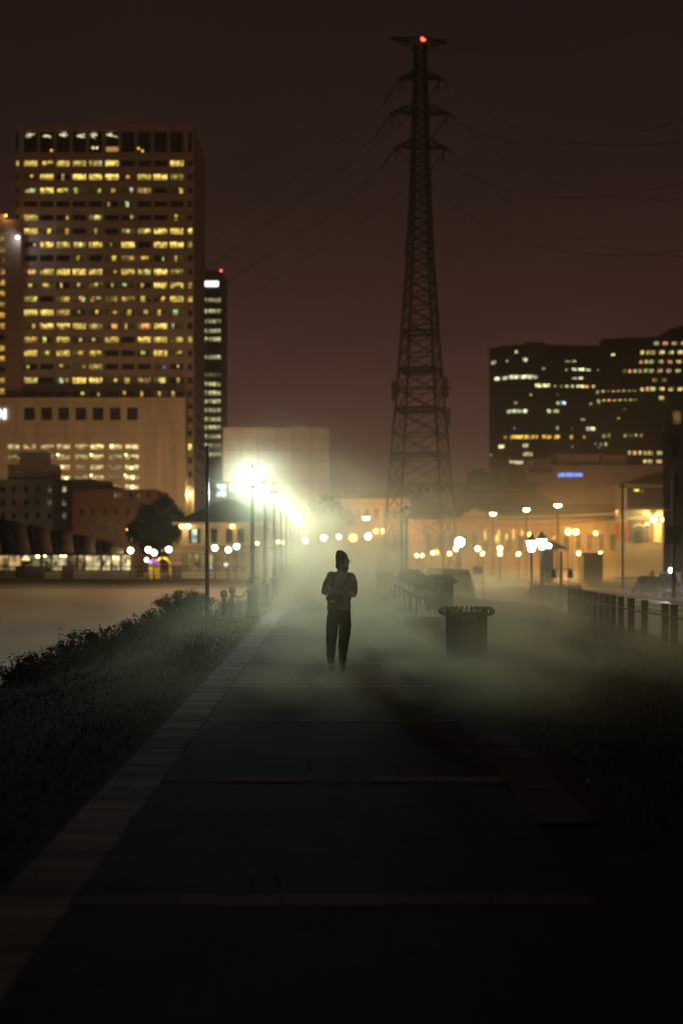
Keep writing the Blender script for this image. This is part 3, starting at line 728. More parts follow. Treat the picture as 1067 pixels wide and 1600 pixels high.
for (px, py) in ((367, 994), (430, 993), (396, 1367), (918, 1224)):
    Y = CH*F/(py-HY); x = XW(px, Y); s_ = .02
    o = MB(); o.add([(x-s_, Y-s_*.6, .012), (x+s_, Y-s_*.4, .016), (x+s_*.8, Y+s_*.7, .03), (x-s_*.7, Y+s_*.6, .014), (x, Y, .035)], [(0,1,4),(1,2,4),(2,3,4),(3,0,4),(3,2,1,0)])
    tag(o.build('paper_scrap', mat('white_scrap', (.75,.75,.7), .6, 0, .05, 9)), {367: 'tiny white paper scrap on the ground left of the edging', 430: 'tiny pale scrap on the edging stones left of the walker', 396: 'tiny scrap on the dark paving nearest the camera', 918: 'tiny scrap on the dark grass at right'}[px], 'litter')

lf_ = MB(); rnd = random.Random(21)                                     # fallen leaves blown over the walk and its edges
for k in range(420):
    y = 5 + 45*rnd.random()**1.3; x = rnd.choice((rnd.gauss(-1.5,.35), rnd.gauss(1.6,.5), rnd.uniform(-1.2,1.2)))
    a = rnd.uniform(0,6.28); s_ = rnd.uniform(.015,.04); u = Vector((math.cos(a), math.sin(a), rnd.uniform(-.1,.3))); v = Vector((-math.sin(a), math.cos(a), rnd.uniform(0,.4)))
    p = Vector((x, y, .014)); lf_.add([p-u*s_, p+v*s_*.5+Vector((0,0,.006)), p+u*s_+Vector((0,0,.008)), p-v*s_*.5+Vector((0,0,.003))], [(0,1,2,3)])
kind(lf_.build('fallen_leaves', mat('dry_leaf', (.13,.08,.04), .9, 0, .5, 9), fix=False), 'stuff')
# ================================================================== CITY
world_coords(True)
random.seed(11)
wincache = {}
def window_mesh(w, h, m, frame_m, fr=.12, mull=0, d=.25):
    key = (round(w,2), round(h,2), m.name, mull)
    if key in wincache: return wincache[key]
    mb = MB(); mb.cur = 0; mb.box(-w/2, w/2, .02, .08, -h/2, h/2); mb.cur = 1
    mb.box(-w/2, -w/2+fr, -.05, .019, -h/2, h/2); mb.box(w/2-fr, w/2, -.05, .019, -h/2, h/2)
    mb.box(-w/2+fr, w/2-fr, -.05, .019, h/2-fr, h/2); mb.box(-w/2+fr, w/2-fr, -.05, .019, -h/2, -h/2+fr)
    for k in range(mull):
        x = -w/2 + w*(k+1)/(mull+1); mb.box(x-fr*.4, x+fr*.4, -.04, .019, -h/2+fr, h/2-fr)
    me_ob = mb.build('window', [m, frame_m]); me = me_ob.data; bpy.data.objects.remove(me_ob)
    wincache[key] = me; return me
def window(parent, x, y, z, w, h, col=None, name='window', mull=0, m=None, fr=.12, rz=0, frame_m=None):
    L = root_loc(parent)
    me = window_mesh(w, h, (m or lit_win) if col else glass_dark, frame_m or slot_dark, fr, mull)
    o = bpy.data.objects.new(name, me); COL.objects.link(o); o.parent = parent
    o.location = (x-L[0], y-L[1], z-L[2]); o.rotation_euler = (0,0,rz)
    if col: o.color = tuple(col) + (1,)
    return o
def yel(v, warm=0):
    j = random.uniform(.85, 1.15)*v
    return ((1.0+.1*warm)*j, (.70-.15*warm)*j, (.16-.05*warm)*j)

# ---------------------------------------------------------------- hotel tower
YT = 440.0; sT = YT/F
hotel = thing('hotel_tower', 'tall concrete tower with a grid of yellow lit windows, at left', 'building', (XW(160, YT), YT, -1.6))
wall = MB(); X0, X1 = XW(24.5, YT), XW(303, YT); D = 40.0
rows = [255 + 21.2*k for k in range(18)]; zt = ZW(194, YT)
edges_z = []
wall.box(X0+.8, X1-.8, YT+.9, YT+D-.8, -1.6, zt-1)
tops_ = 194
spans = [(205, 238)] + [(r-4.8, r+4.8) for r in rows] + [(630+21.2*k, 639.5+21.2*k) for k in range(7)]
prev = tops_
colsx = [(25.5, 30)] + [(37.5+25.35*k, 58.8+25.35*k) for k in range(10)] + [(293.5, 300.5)]
for a, b in spans:
    wall.box(X0, X1, YT, YT+.85, ZW(a, YT), ZW(prev, YT))
    xs = 24.5
    for c0, c1 in colsx:
        wall.box(XW(xs, YT), XW(c0, YT), YT+.02, YT+.85, ZW(b, YT), ZW(a, YT)); xs = c1
    wall.box(XW(xs, YT), X1, YT+.02, YT+.85, ZW(b, YT), ZW(a, YT))
    # side face: spandrel bands and fins
    wall.box(X1-.85, X1, YT+.86, YT+D, ZW(a, YT), ZW(prev, YT))
    prev = b
wall.box(X0, X1, YT, YT+.85, -1.6, ZW(prev, YT)); wall.box(X1-.85, X1, YT+.86, YT+D, -1.6, ZW(prev, YT))
for k in range(9): wall.box(X1-.8, X1-.03, YT+.9+k*4.85, YT+1.7+k*4.85, -1.6, zt-.5)
wall.build('wall', conc_tower, hotel)
rf = MB(); rf.box(X0+.3, X1-.3, YT+.4, YT+D-.3, zt-.001, zt+.5); rf.build('roof', conc_tower, hotel)
rp_ = MB(); rp_.box(XW(60,YT), XW(250,YT), YT+10, YT+28, zt+.5, zt+1.4); rp_.tube([(XW(123,YT), YT+12, zt+1), (XW(123,YT), YT+12, zt+5)], .18, 6); rp_.build('roof_plant', conc_tower, hotel)
G = [[2,1,1.5,1.5,1,3,0,0,0,2.5],[.3,2,.2,3,2.5,3,.3,2,3,1],[1,2.5,1,.7,.3,.4,.3,1.2,0,.3],[0,0,0,0,0,.1,.3,0,0,0],[2,0,.1,0,.8,0,.1,0,0,.5],[2.5,.7,.5,0,.8,0,1,1.5,2.5,2.5],
     [.2,2.5,2,1,1.5,.3,3,0,2.5,3],[0,0,0,.7,0,.4,.8,1.2,.2,.8],[1.5,2,2.5,3,2,.5,2,1.5,3,1],[.5,1,.2,.6,.6,.4,.4,.1,2.5,2],[1.5,0,1,1,1,.6,.8,.5,.4,2],[2.5,2.5,1.5,.3,.4,.7,.5,.4,.7,.8],
     [.6,2.5,2,2.5,1,.7,.5,1,2.5,.4],[1,.3,1.7,.3,.4,2,0,2.2,2.2,1.8],[2,1.2,2,1.5,1,0,0,.3,2.2,.7],[.1,0,.7,.8,1.4,0,0,0,.5,.1],[1.8,0,1.5,3,2.5,.6,.6,.8,1.3,.1],[0,0,0,.1,.1,0,.1,.2,.5,.2]]
side_lit = {5:2, 6:1, 9:.9, 10:1.8, 13:1.6}
for i, ry in enumerate(rows):
    z = ZW(ry, YT)
    for j in range(10):
        w = 21.3*sT; x = XW(48.15+25.35*j, YT); v = G[i][j]
        col = None
        if v >= 1.0 and (v >= 2 or random.random() < .45): col = yel(.29*v**1.25)
        elif .55 <= v and random.random() < .4: col = yel(.20*v, .2)
        elif .25 <= v: col = yel(.055*v, .3)
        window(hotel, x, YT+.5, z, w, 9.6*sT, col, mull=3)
        if v > .05 and (col is None or v < 2):                            # only part of the room lit: a lamp, a half-drawn blind
            for q in range(2 if v > .9 else 1):
                pw_ = w*random.uniform(.12, .22 + .22*min(v, 1.5)); ph_ = 9.6*sT*random.uniform(.35, .95)
                px_ = x + random.uniform(-.5, .5)*(w - pw_ - .5); pz_ = z + (9.6*sT - ph_ - .3)*random.uniform(-.1, .45)
                c_ = (.15,.5,1.4) if (i == 15 and j == 8) else (yel(1.0, random.choice((0,0,0,0,.6))) if random.random() < .88 else (.9,.85,.45))
                lw = window(hotel, px_, YT+.405, pz_, pw_, ph_, tuple(random.uniform(.5, 1.0)*e for e in c_), 'lit_pane', fr=.02)
    if i > 0 or True: window(hotel, XW(297, YT), YT+.5, z, 7*sT, 9.6*sT, yel(.5*side_lit[i]) if i in side_lit else None)
    window(hotel, XW(27.75, YT), YT+.5, z, 4.5*sT, 9.6*sT, yel(.6) if i == 0 else None)
for k in range(7): window(hotel, XW(297, YT), YT+.5, ZW(634.8+21.2*k, YT), 7*sT, 9.5*sT, yel(1.0) if k == 3 else None)
top_l = MB()
for j in range(10):
    x = XW(48.15+25.35*j, YT); window(hotel, x, YT+.5, ZW(221.5, YT), 21.3*sT, 33*sT, None, mull=1)
window(hotel, XW(297, YT), YT+.5, ZW(221.5, YT), 7*sT, 33*sT, None); window(hotel, XW(27.75, YT), YT+.5, ZW(221.5, YT), 4.5*sT, 33*sT, None)
strip_m = emit('ceiling_strip', (.95,1,.6), 2.2)
rnd = random.Random(3)
for j in range(6):                                                        # ceiling light strips seen through the tall top windows
    for q in range(4):
        xa = 39 + 25.35*j + rnd.uniform(0, 9); xb = xa + rnd.uniform(5, 10); ya = rnd.uniform(207.5, 213); yb = ya + rnd.uniform(-3, 3.5)
        s = MB(); s.bar((XW(xa,YT), YT+.46, ZW(ya,YT)), (XW(min(xb, 58+25.35*j),YT), YT+.46, ZW(yb,YT)), .35, .05); s.build('ceiling_light', strip_m, hotel)
for (px, py, c) in ((81,235,ORANGE), (146,231,WARM), (152,231,WARM), (217,232,ORANGE), (223,236,ORANGE)):
    MB().sphere(tuple(P(px,py,YT+.4)), .35, 8, 5).build('ceiling_light', emit('warm_spot_%d' % px, c, 2.0), hotel)
MB().box(XW(166,YT), XW(185,YT), YT+.42, YT+.47, ZW(236,YT), ZW(229,YT)).build('ceiling_light', emit('warm_panel', (1,.5,.15), .5), hotel)
for k, (a, b) in enumerate(spans): # long strip windows on the receding side
    o = window(hotel, X1-.45, YT+D/2+.5, ZW((a+b)/2, YT), D-2, (b-a)*sT, None, rz=R(90))

# left wing before the tower, rising from the podium
YW = 434.0; zw0 = 48.2; wing = thing('hotel_wing', 'lower brown wing of the concrete tower at the left frame edge', 'building', (XW(5, YW), YW, zw0))
wb = MB(); wb.box(XW(-60,YW), XW(-6,YW), YW+.5, YW+5.5, zw0, ZW(335,YW)-1)
wb.box(XW(8.5,YW), XW(33,YW), YW, YW+5.5, zw0, ZW(343,YW)); wb.box(XW(-60,YW), XW(8.5,YW), YW+.001, YW+5.5, ZW(350,YW), ZW(334,YW))
wrow = [352+4.5+17.0*k for k in range(17)]
prev = 350
for ry in wrow: wb.box(XW(-60,YW), XW(8.5,YW), YW+.002, YW+.5, ZW(ry-5,YW), ZW(prev,YW)) if ry-5 > prev else None; prev = ry+5
wb.box(XW(-60,YW), XW(8.5,YW), YW+.002, YW+.5, zw0, ZW(prev,YW)); wb.build('wall', mat('wing_concrete', (.24,.16,.12), .9, 0, .15, .3), wing)
for k, ry in enumerate(wrow):
    v = [.2,.5,.8,.2,.9,1.2,1,.7,1.2,1,0,1.3,1.5,0,1,1,.4][k]
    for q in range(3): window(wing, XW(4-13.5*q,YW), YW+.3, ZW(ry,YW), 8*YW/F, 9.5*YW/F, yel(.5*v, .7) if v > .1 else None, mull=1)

# podium with car park
YP = 430.5; pod = thing('podium_building', 'wide concrete podium with car park openings below the tall tower', 'building', (XW(140, YP), YP, -1.6))
pw = MB(); pX0, pX1 = XW(-60,YP), XW(289.5,YP)
pw.box(pX0, pX1, YP+.9, YP+9, -1.6, ZW(623,YP)-.3)
spp = [(636.5, 656.5, [(38+26.75*k, 55.2+26.75*k) for k in range(7)])]
parkx = [(-30,-2), (12,31), (36,56), (63.5,84), (89,109.5), (117,138), (141,162), (170,191), (195.5,217)]
for ry in (698, 714, 730, 746, 761): spp.append((ry-3.8, ry+3.8, parkx))
prev = 622
for a, b, cs in spp:
    pw.box(pX0, pX1, YP, YP+.85, ZW(a,YP), ZW(prev,YP)); xs = -60
    for c0, c1 in cs: pw.box(XW(xs,YP), XW(c0,YP), YP+.01, YP+.85, ZW(b,YP), ZW(a,YP)); xs = c1
    pw.box(XW(xs,YP), pX1, YP+.01, YP+.85, ZW(b,YP), ZW(a,YP)); prev = b
pw.box(pX0, pX1, YP, YP+.85, -1.6, ZW(prev,YP)); pw.box(pX0, pX1+.2, YP-.25, YP-.005, ZW(624.5,YP), ZW(621.5,YP)); pw.box(pX0, pX1+.05, YP-.08, YP-.005, ZW(687.5,YP), ZW(686.5,YP))
pw.build('wall', conc_pod, pod)
jm = mat('panel_joint', (.12,.09,.07), .9, 0, .2, 1)
for px in (12, 58, 104, 150, 197, 243, 270): MB().box(XW(px,YP)-.06, XW(px,YP)+.06, YP-.012, YP-.002, ZW(686,YP), ZW(659,YP)).build('panel_joint', jm, pod)
for py in (628.5, 661, 680): MB().box(pX0, pX1-.2, YP-.014, YP-.003, ZW(py,YP)-.05, ZW(py,YP)+.05).build('panel_joint', jm, pod)
for px in (228, 243, 258, 273): MB().box(XW(px,YP)-.05, XW(px,YP)+.05, YP-.012, YP-.002, ZW(800,YP), ZW(690,YP)).build('panel_joint', jm, pod)
for c0, c1 in spp[0][2]: window(pod, XW((c0+c1)/2,YP), YP+.5, ZW(646.5,YP), (c1-c0)*YP/F, 20*YP/F, None, mull=0)
parkv = [[.9,1.2,1.0,.8,1.3,1.0,2.2,1.6,1.6],[.5,.4,.0,.8,1.0,.8,1.2,.6,1.2],[.8,0,0,.5,1.6,.5,1.2,.5,1.6],[.5,0,0,1.6,1.6,.5,1.4,.3,1.8],[0,0,0,0,.4,.6,.5,.5,1.6]]
park_m = lit_material('car_park_light', (.5,.5,1.2), 1.3)
for i, ry in enumerate((698, 714, 730, 746, 761)):
    for j, (c0, c1) in enumerate(parkx):
        v = parkv[i][j]; window(pod, XW((c0+c1)/2,YP), YP+.6, ZW(ry,YP), (c1-c0)*YP/F, 7.4*YP/F, (.55*v,.42*v,.18*v) if v else None, 'car_park_opening', m=park_m, fr=.08)
sp_m = emit('car_park_lamp', (1,.9,.3), 5)
for (px, py) in ((91,710),(143,710),(197,710),(143,742),(196,742),(208,746),(207,761),(89,744),(104,747),(206,731),(175,697),(96,730)):
    MB().sphere(tuple(P(px,py,YP+.3)), .40, 8, 5).build('car_park_lamp', sp_m, pod)
# letter N of the roof sign
def letter_N(x0, x1, z0, z1, y, m, parent, name='sign_letter'):
    w = (x1-x0)*.26; s = MB()
    s.box(x0, x0+w, y-.3, y, z0, z1); s.box(x1-w, x1, y-.3, y, z0, z1)
    s.prism([(x0+.01, y-.302, z1), (x0+w*1.05, y-.302, z1), (x1-.01, y-.302, z0), (x1-w*1.05, y-.302, z0)], (0,.29,0)); return s.build(name, m, parent)
sgn = thing('roof_sign', 'white lit letter N of a sign cut by the left frame edge', 'sign', (XW(4,YP), YP-.3, ZW(646,YP)))
letter_N(XW(-2.5,YP), XW(10.5,YP), ZW(655,YP), ZW(639,YP), YP-.31, emit('sign_white', (.95,1,1), 2.2), sgn)
# lamps on the wing: orange lamp and a cool floodlight
def fixture(name, label, px, py, Y, col, s, r, power=0, group=None, cat='lamp', zoff=.0):
    o = thing(name, label, cat, P(px, py, Y), 0, group); L = o.location
    MB().sphere((L[0],L[1],L[2]), r, 12, 8).build('lamp_globe', glow_mat(col, s), o, True)
    MB().box(L[0]-r*.5, L[0]+r*.5, L[1]-.02, L[1]+r*1.2, L[2]+r*.9, L[2]+r*1.3).build('lamp_bracket', iron2, o)
    if power:
        point(o, (0, -r*.2, 0), power, col, max(.1, r*.5))
    return o
fixture('wall_lamp', 'orange lamp on top of the brown wing at the left edge', 10, 337, YW-1.2, ORANGE, 3, .34, 350)
fixture('wall_lamp', 'cool white floodlight on the brown wing beside the tower', 28, 371, YW-2.2, (.75,.85,1), 6, .45, 700)
fixture('wall_lamp', 'row of entrance lights at the foot of the concrete tower corner', 297, 772, YT-2.5, YEL, 6, .5, 2500)
for k, (px, py) in enumerate(((293,760),(297,759),(301,763))):
    o = thing('column_light', ['left', 'middle', 'right'][k] + ' tall narrow glowing strip at the foot of the concrete tower corner', 'lamp', P(px, 772, YT-1.6), 0, 'glowing strips at the tower entrance')
    b = MB(); b.box(XW(px-.9,YT-1.6), XW(px+.9,YT-1.6), YT-1.8, YT-1.6, ZW(783,YT), ZW(py,YT)); b.build('light_strip', emit('strip_yellow', (1,.85,.35), 1.3), o)

# ---------------------------------------------------------------- dark tower behind
YD = 600.0; dt = thing('dark_tower', 'narrow dark glass tower with white lit rows behind the concrete tower', 'building', (XW(330,YD), YD, -1.6))
b = MB(); b.box(XW(280,YD), XW(347.5,YD), YD+.5, YD+30, -1.6, ZW(422,YD)); b.build('wall', darkstone, dt)
rows_d = [(469,.7),(486,1),(502,.7),(517,1.1),(530,1.2),(545,0),(558,.9),(573,0),(586,.2),(600,1.1),(614,1.1),(627,1.1),(641,1),(655,1.3),(668,1.4),(682,1),(696,.5),(710,.7)]
for ry, v in rows_d:
    for c0, c1, q in ((316,324,1),(326,331.5,.8),(332,338.3,.9),(339,345,.8)):
        vv = v*q*random.uniform(.5,1.2); window(dt, XW((c0+c1)/2,YD), YD+.3, ZW(ry,YD), (c1-c0)*YD/F, 6.5*YD/F, (.8*vv,.72*vv,.38*vv) if v else None, mull=1)
sg = thing('tower_sign', 'white lit sign strip near the top of the narrow dark tower', 'sign', P(328,443,YD)); 
for k in range(6): MB().box(XW(315.5+4.4*k,YD), XW(319.3+4.4*k,YD), YD-.2, YD+.2, ZW(447.5,YD), ZW(439.5,YD)).build('sign_letter', emit('sign_white2', (.95,1,.85), 2.6), sg)
fixture('aircraft_light', 'red light on the roof corner of the narrow dark tower', 345.5, 423, YD-1, (1,.08,.03), 4, .42, 0)

# ---------------------------------------------------------------- pale block
YB = 410.0; pb = thing('pale_block', 'plain pale concrete block behind the lamp glow', 'building', (XW(430,YB), YB, -1.6))
b = MB(); b.box(XW(349,YB), XW(513,YB), YB, YB+30, -1.6, ZW(670,YB)); b.build('wall', mat('block_concrete', (.50,.46,.39), .9, 0, .1, .2), pb)
b = MB(); b.box(XW(348.5,YB), XW(513.6,YB), YB-.2, YB+30.2, ZW(670,YB)+.002, ZW(668,YB)); b.box(XW(455,YB), XW(480,YB), YB+4, YB+10, ZW(668,YB)+.002, ZW(664,YB)); b.build('parapet', MATS['block_concrete'], pb)
for px in (376, 403, 431, 458, 486): MB().box(XW(px,YB)-.06, XW(px,YB)+.06, YB-.014, YB-.002, -1.6, ZW(670.5,YB)).build('panel_joint', MATS['panel_joint'], pb)
for py in (686, 703, 720, 737, 754): MB().box(XW(349,YB), XW(513,YB), YB-.016, YB-.003, ZW(py,YB)-.05, ZW(py,YB)+.05).build('panel_joint', MATS['panel_joint'], pb)

# ---------------------------------------------------------------- white low-rise, brick house
YL = 255.0; lo = thing('plastered_building', 'pale plastered low-rise with three rows of small windows, behind the awning', 'building', (XW(40,YL), YL, -1.6))
b = MB(); b.box(XW(-60,YL), XW(150,YL), YL+.4, YL+12, -1.6, ZW(749,YL)); b.box(XW(8,YL), XW(82,YL), YL+3, YL+9, ZW(749,YL)+.002, ZW(724,YL)); b.box(XW(25,YL), XW(66,YL), YL+3.4, YL+8.6, ZW(724,YL)+.002, ZW(704,YL))
cols_l = [(2,8.5),(18.5,25),(38,45.5),(56.5,62.5),(74.5,81),(97.5,104)]
prev = 748.8
for ry in (764.5, 785.5, 806):
    b.box(XW(-60,YL), XW(150,YL), YL, YL+.38, ZW(ry-4.5,YL), ZW(prev,YL)); xs = -60
    for c0, c1 in cols_l: b.box(XW(xs,YL), XW(c0,YL), YL+.01, YL+.38, ZW(ry+4.5,YL), ZW(ry-4.5,YL)); xs = c1
    b.box(XW(xs,YL), XW(150,YL), YL+.01, YL+.38, ZW(ry+4.5,YL), ZW(ry-4.5,YL)); prev = ry+4.5
b.box(XW(-60,YL), XW(150,YL), YL, YL+.38, -1.6, ZW(prev,YL)); b.build('wall', plaster, lo)
for i, ry in enumerate((764.5, 785.5, 806)):
    for j, (c0, c1) in enumerate(cols_l):
        v = {(0,5):1.0,(0,4):.35,(1,5):.6,(1,4):.3,(2,5):.35}.get((i,j), 0)
        window(lo, XW((c0+c1)/2,YL), YL+.2, ZW(ry,YL), (c1-c0)*YL/F, 9*YL/F, (.5*v,.42*v,.24*v) if v else None, mull=1, fr=.06, m=lit_room)
YK = 235.0; bh = thing('brick_building', 'brown brick building behind the bare tree', 'building', (XW(180,YK), YK, -1.6))
b = MB(); b.box(XW(114,YK), XW(248,YK), YK, YK+14, -1.6, ZW(766,YK)); b.box(XW(124,YK), XW(180,YK), YK+2, YK+10, ZW(766,YK)+.002, ZW(759,YK)); b.box(XW(144,YK), XW(166,YK), YK+3, YK+8, ZW(759,YK)+.002, ZW(750,YK)); b.build('wall', brick_red, bh)
b = MB(); b.box(XW(113.5,YK), XW(248.5,YK), YK-.12, YK-.003, ZW(767.5,YK), ZW(764.5,YK)); b.build('cornice', brick_red, bh)
for px, v in ((181,.35),(187.5,.35),(217,.3),(205,0),(232,0)): window(bh, XW(px,YK), YK-.1, ZW(774,YK), 4.5*YK/F, 8*YK/F, (.5*v,.4*v,.25*v) if v else None, mull=1, fr=.06, m=lit_room)
for px in (128,146,164,182,200,218,236): window(bh, XW(px,YK), YK-.1, ZW(800,YK), 5*YK/F, 9*YK/F, None, mull=1, fr=.06)

# ---------------------------------------------------------------- awning pavilion by the river
YA = 150.0; gz = -1.25
quay = kind(MB().box(-140, -2.2, 145.0, 170, -3, gz).build('quay', mat('quay_concrete', (.12,.11,.10), .8, 0, .3, .8)), 'structure')
kind(MB().box(-140, -2.2, 144.7, 144.999, -1.75, gz+.06).build('quay_edge', timber), 'structure')
pav = thing('awning_pavilion', 'low pavilion under a curved awning of brown and black stripes by the water', 'building', (XW(80,YA), YA, gz))
aw = [mat('awning_brown', (.13,.105,.08), .9, 0, .2, 2), mat('awning_black', (.010,.011,.012), .8, 0, .2, 2)]
strips = [(-48,-28,0),(-28,-10,1),(-10,14,0),(14,36,1),(36,58.5,0),(58.5,70,1),(70,92,0),(92,101,1),(101,125,0),(125,134.5,1),(134.5,158,0),(158,166.5,1),(166.5,200,0)]
def ridge(px): return 806 + max(0, px-5)*.232 + (.0 if px < 160 else (px-160)*.12)
for a, b_, q in strips:
    s = MB(); vs = []; n1 = 7; k2 = 3
    for e in range(k2):
        px = a + (b_-a)*e/(k2-1)
        for k in range(n1+1):
            u = k/n1; ang = u*math.pi/2
            pr = ridge(px); zl, zh = ZW(865, YA), ZW(pr, YA)
            lean = -26*(math.sin(ang))**1.6*(1 - .0)
            vs.append((XW(px + lean*(zh-zl)/4.0, YA), YA - 3 + 6*(1-math.cos(ang)), zl + (zh-zl)*math.sin(ang)))
    fs = [(e*(n1+1)+k, (e+1)*(n1+1)+k, (e+1)*(n1+1)+k+1, e*(n1+1)+k+1) for e in range(k2-1) for k in range(n1)]
    s.add(vs, fs); o = s.build('awning_panel', aw[q], pav, True)
    so = o.modifiers.new('thick', 'SOLIDIFY'); so.thickness = .06
b = MB(); b.box(XW(-60,YA), XW(200,YA), YA+3.2, YA+13, gz, ZW(866,YA)); b.build('back_wall', mat('pavilion_wall', (.22,.17,.12), .8, 0, .2, 1), pav)
b = MB(); b.box(XW(-48,YA), XW(200,YA), YA-3.02, YA-2.9, ZW(868,YA), ZW(864.6,YA)); b.build('eave_beam', iron2, pav)
pst = MB().box(-.09,.09,-.09,.09,0,ZW(867,YA)-gz).build('post', iron2, pav); L = pav.location; fp = True
for px in (-14, 25, 56, 98, 113, 125, 151.5, 167, 182.5, 199):
    loc = Vector((XW(px,YA)-L[0], -2.7, 0))
    if fp: pst.location = loc; fp = False
    else: inst(pst, pav, loc)
panes = [(-40,-16,.4,0),(-12,4,.5,1),(4,23,.7,1),(28,54,.22,0),(58,71,.5,0),(73,97,.85,0),(99,112,.2,1),(115,124,.6,1),(126,150,1.0,0),(153,166,1.2,0),(168.5,181.5,1.7,0),(184,198,1.5,0)]
for a, b_, v, w_ in panes:
    window(pav, XW((a+b_)/2,YA), YA+3.05, ZW(880,YA), (b_-a)*YA/F, 25*YA/F, (.62*v, (.5-.1*w_)*v, (.26-.08*w_)*v), mull=1, fr=.05, m=lit_room)
for (px, w_, h_) in ((50,44,9), (108,17,11)):                                        # dark service counters behind the rail
    b = MB(); b.box(XW(px-w_/2,YA), XW(px+w_/2,YA), YA-1, YA-.2, gz, gz+(h_+10)*YA/F); tag(b.build('service_counter', mat('counter_wood', (.05,.035,.03), .7, 0, .2, 2)), 'long dark counter under the striped awning' if px == 50 else 'short dark counter under the striped awning', 'counter')
def pendant(px, py, lab, s=1):
    o = thing('pendant_lamp', lab, 'lamp', P(px,py,YA-1.5), 0, 'lamps under the awning'); l = o.location
    MB().sphere((l[0],l[1],l[2]), .17, 10, 7).build('lamp_globe', glow_mat((1,1,.55), 6), o, True)
    MB().tube([(l[0],l[1],l[2]+.16),(l[0],l[1],ZW(858,YA))], .02, 5).build('lamp_cord', iron2, o)
    point(o, (0,0,0), 25, (1,.9,.5), .15)
for px, py, lab in ((59.5,869,'greenish lit globe lamp under the awning, left of a pair'), (71,867,'brightest lit globe lamp under the awning'), (96,867,'left of two small lit globes under the awning'), (102.5,867,'right of two small lit globes under the awning')): pendant(px, py, lab)
o = thing('shade_lamp', 'warm triangular lamp shade glowing under the awning at left', 'lamp', P(41,871,YA-2)); l = o.location
MB().lathe([(.48,-.3),(.42,-.2),(.12,.25),(.05,.28)], 14, tuple(l)).build('lamp_shade', emit('shade_glow', (1,.72,.36), 1.4), o, True)
MB().tube([(l[0],l[1],l[2]+.27),(l[0],l[1],ZW(861,YA))], .03, 5).build('lamp_cord', iron2, o)

# railing on the quay
rail = thing('quay_railing', 'dark metal railing along the quay edge below the awning', 'railing', (XW(120,145.6), 145.6, gz))
Yr = 145.6
for py, w_ in ((885,.09), (893,.06), (899,.06)): MB().box(XW(-60,Yr), XW(392,Yr), Yr-.04, Yr+.04, ZW(py,Yr)-w_/2, ZW(py,Yr)+w_/2).build('rail', iron2, rail)
rp0 = MB().box(-.05,.05,-.06,.06,0,ZW(884,Yr)-gz).build('rail_post', iron2, rail); L = rail.location; rp0.location = (XW(-38,Yr)-L[0], 0, 0)
for k in range(1, 21): inst(rp0, rail, (XW(-38+20.5*k+random.uniform(-1,1),Yr)-L[0], 0, 0), scale=(1.5 if k % 4 == 2 else 1, 1, 1))

# yellow booth with purple top, arch
bo = thing('ticket_booth', 'small yellow booth with a purple roof and a yellow arch by the quay railing', 'kiosk', P(241,900,147)); Yb = 147.0
MB().box(XW(233,Yb), XW(248,Yb), Yb, Yb+1.2, gz, ZW(882,Yb)).build('booth_body', mat('yellow_paint', (.60,.40,.06), .6, 0, .15, 2), bo)
b = MB(); b.prism([(XW(230.5,Yb),Yb-.15,ZW(882,Yb)+.003),(XW(250.5,Yb),Yb-.15,ZW(882,Yb)+.003),(XW(246,Yb),Yb-.15,ZW(876,Yb)),(XW(240.5,Yb),Yb-.15,ZW(872,Yb)),(XW(235,Yb),Yb-.15,ZW(876,Yb))], (0,1.5,0)); b.build('booth_roof', mat('purple_paint', (.16,.07,.32), .6, 0, .15, 2), bo)
ar = MB(); n_ = 12
ar.tube([(XW(254,Yb)+.72*math.cos(math.pi*k/n_), Yb+.5, ZW(884,Yb)+.8*math.sin(math.pi*k/n_)) for k in range(n_+1)], .14, 8); ar.tube([(XW(254,Yb)+.72,Yb+.5,gz),(XW(254,Yb)+.72,Yb+.5,ZW(884,Yb))], .13, 8); ar.build('booth_arch', MATS['yellow_paint'], bo, True)
fixture('wall_lamp', 'greenish white lamp just left of the purple booth roof', 230, 875, 146.6, (1,1,.6), 8, .2, 60)

# ---------------------------------------------------------------- hip roofed house with porch
YH = 152.0; ho = thing('hip_roof_house', 'two storey house with a dark hip roof and porch awning, behind the slim pole', 'house', (XW(345,YH), YH, gz))
hx0, hx1 = XW(284,YH), XW(420,YH); Dh = 12.0
b = MB(); zu, ze = ZW(853,YH), ZW(816,YH)
b.box(hx0, hx1, YH+.4, YH+Dh, gz, ze); b.build('wall', cream, ho)
rf = MB(); o_ = .9; zr = ZW(776,YH)
A = [(hx0-o_,YH-o_,ze),(hx1+o_,YH-o_,ze),(hx1+o_,YH+Dh+o_,ze),(hx0-o_,YH+Dh+o_,ze),(hx0+4.2,YH+Dh/2,zr),(hx1-4.2,YH+Dh/2,zr)]
rf.add(A, [(0,1,5,4),(1,2,5),(2,3,4,5),(3,0,4),(3,2,1,0)]); rfo = rf.build('roof', roofing, ho)
b = MB(); b.box(hx0-o_, hx1+o_, YH-o_-.02, YH-o_+.08, ze-.28, ze-.002); b.build('fascia', cream, ho)
pa = MB(); pa.prism([(hx0-1.9,YH-2.6,ZW(861,YH)),(hx0-1.9,YH-2.6,ZW(859.5,YH)),(hx0-.6,YH+.38,ZW(852,YH)),(hx0-.6,YH+.38,ZW(853.5,YH))], (hx1-hx0+2.4,0,0)); pa.build('porch_awning', mat('porch_stripe', (.30,.22,.16), .8, 0, .3, 3), ho)
pp = MB().box(-.1,.1,-.1,.1,0,ZW(861,YH)-gz).build('porch_post', cream, ho); L = ho.location
for k, px in enumerate((282,304,326,348,370,392)):
    loc = (XW(px,YH)-L[0], -2.3, 0)
    if k == 0: pp.location = loc
    else: inst(pp, ho, loc)
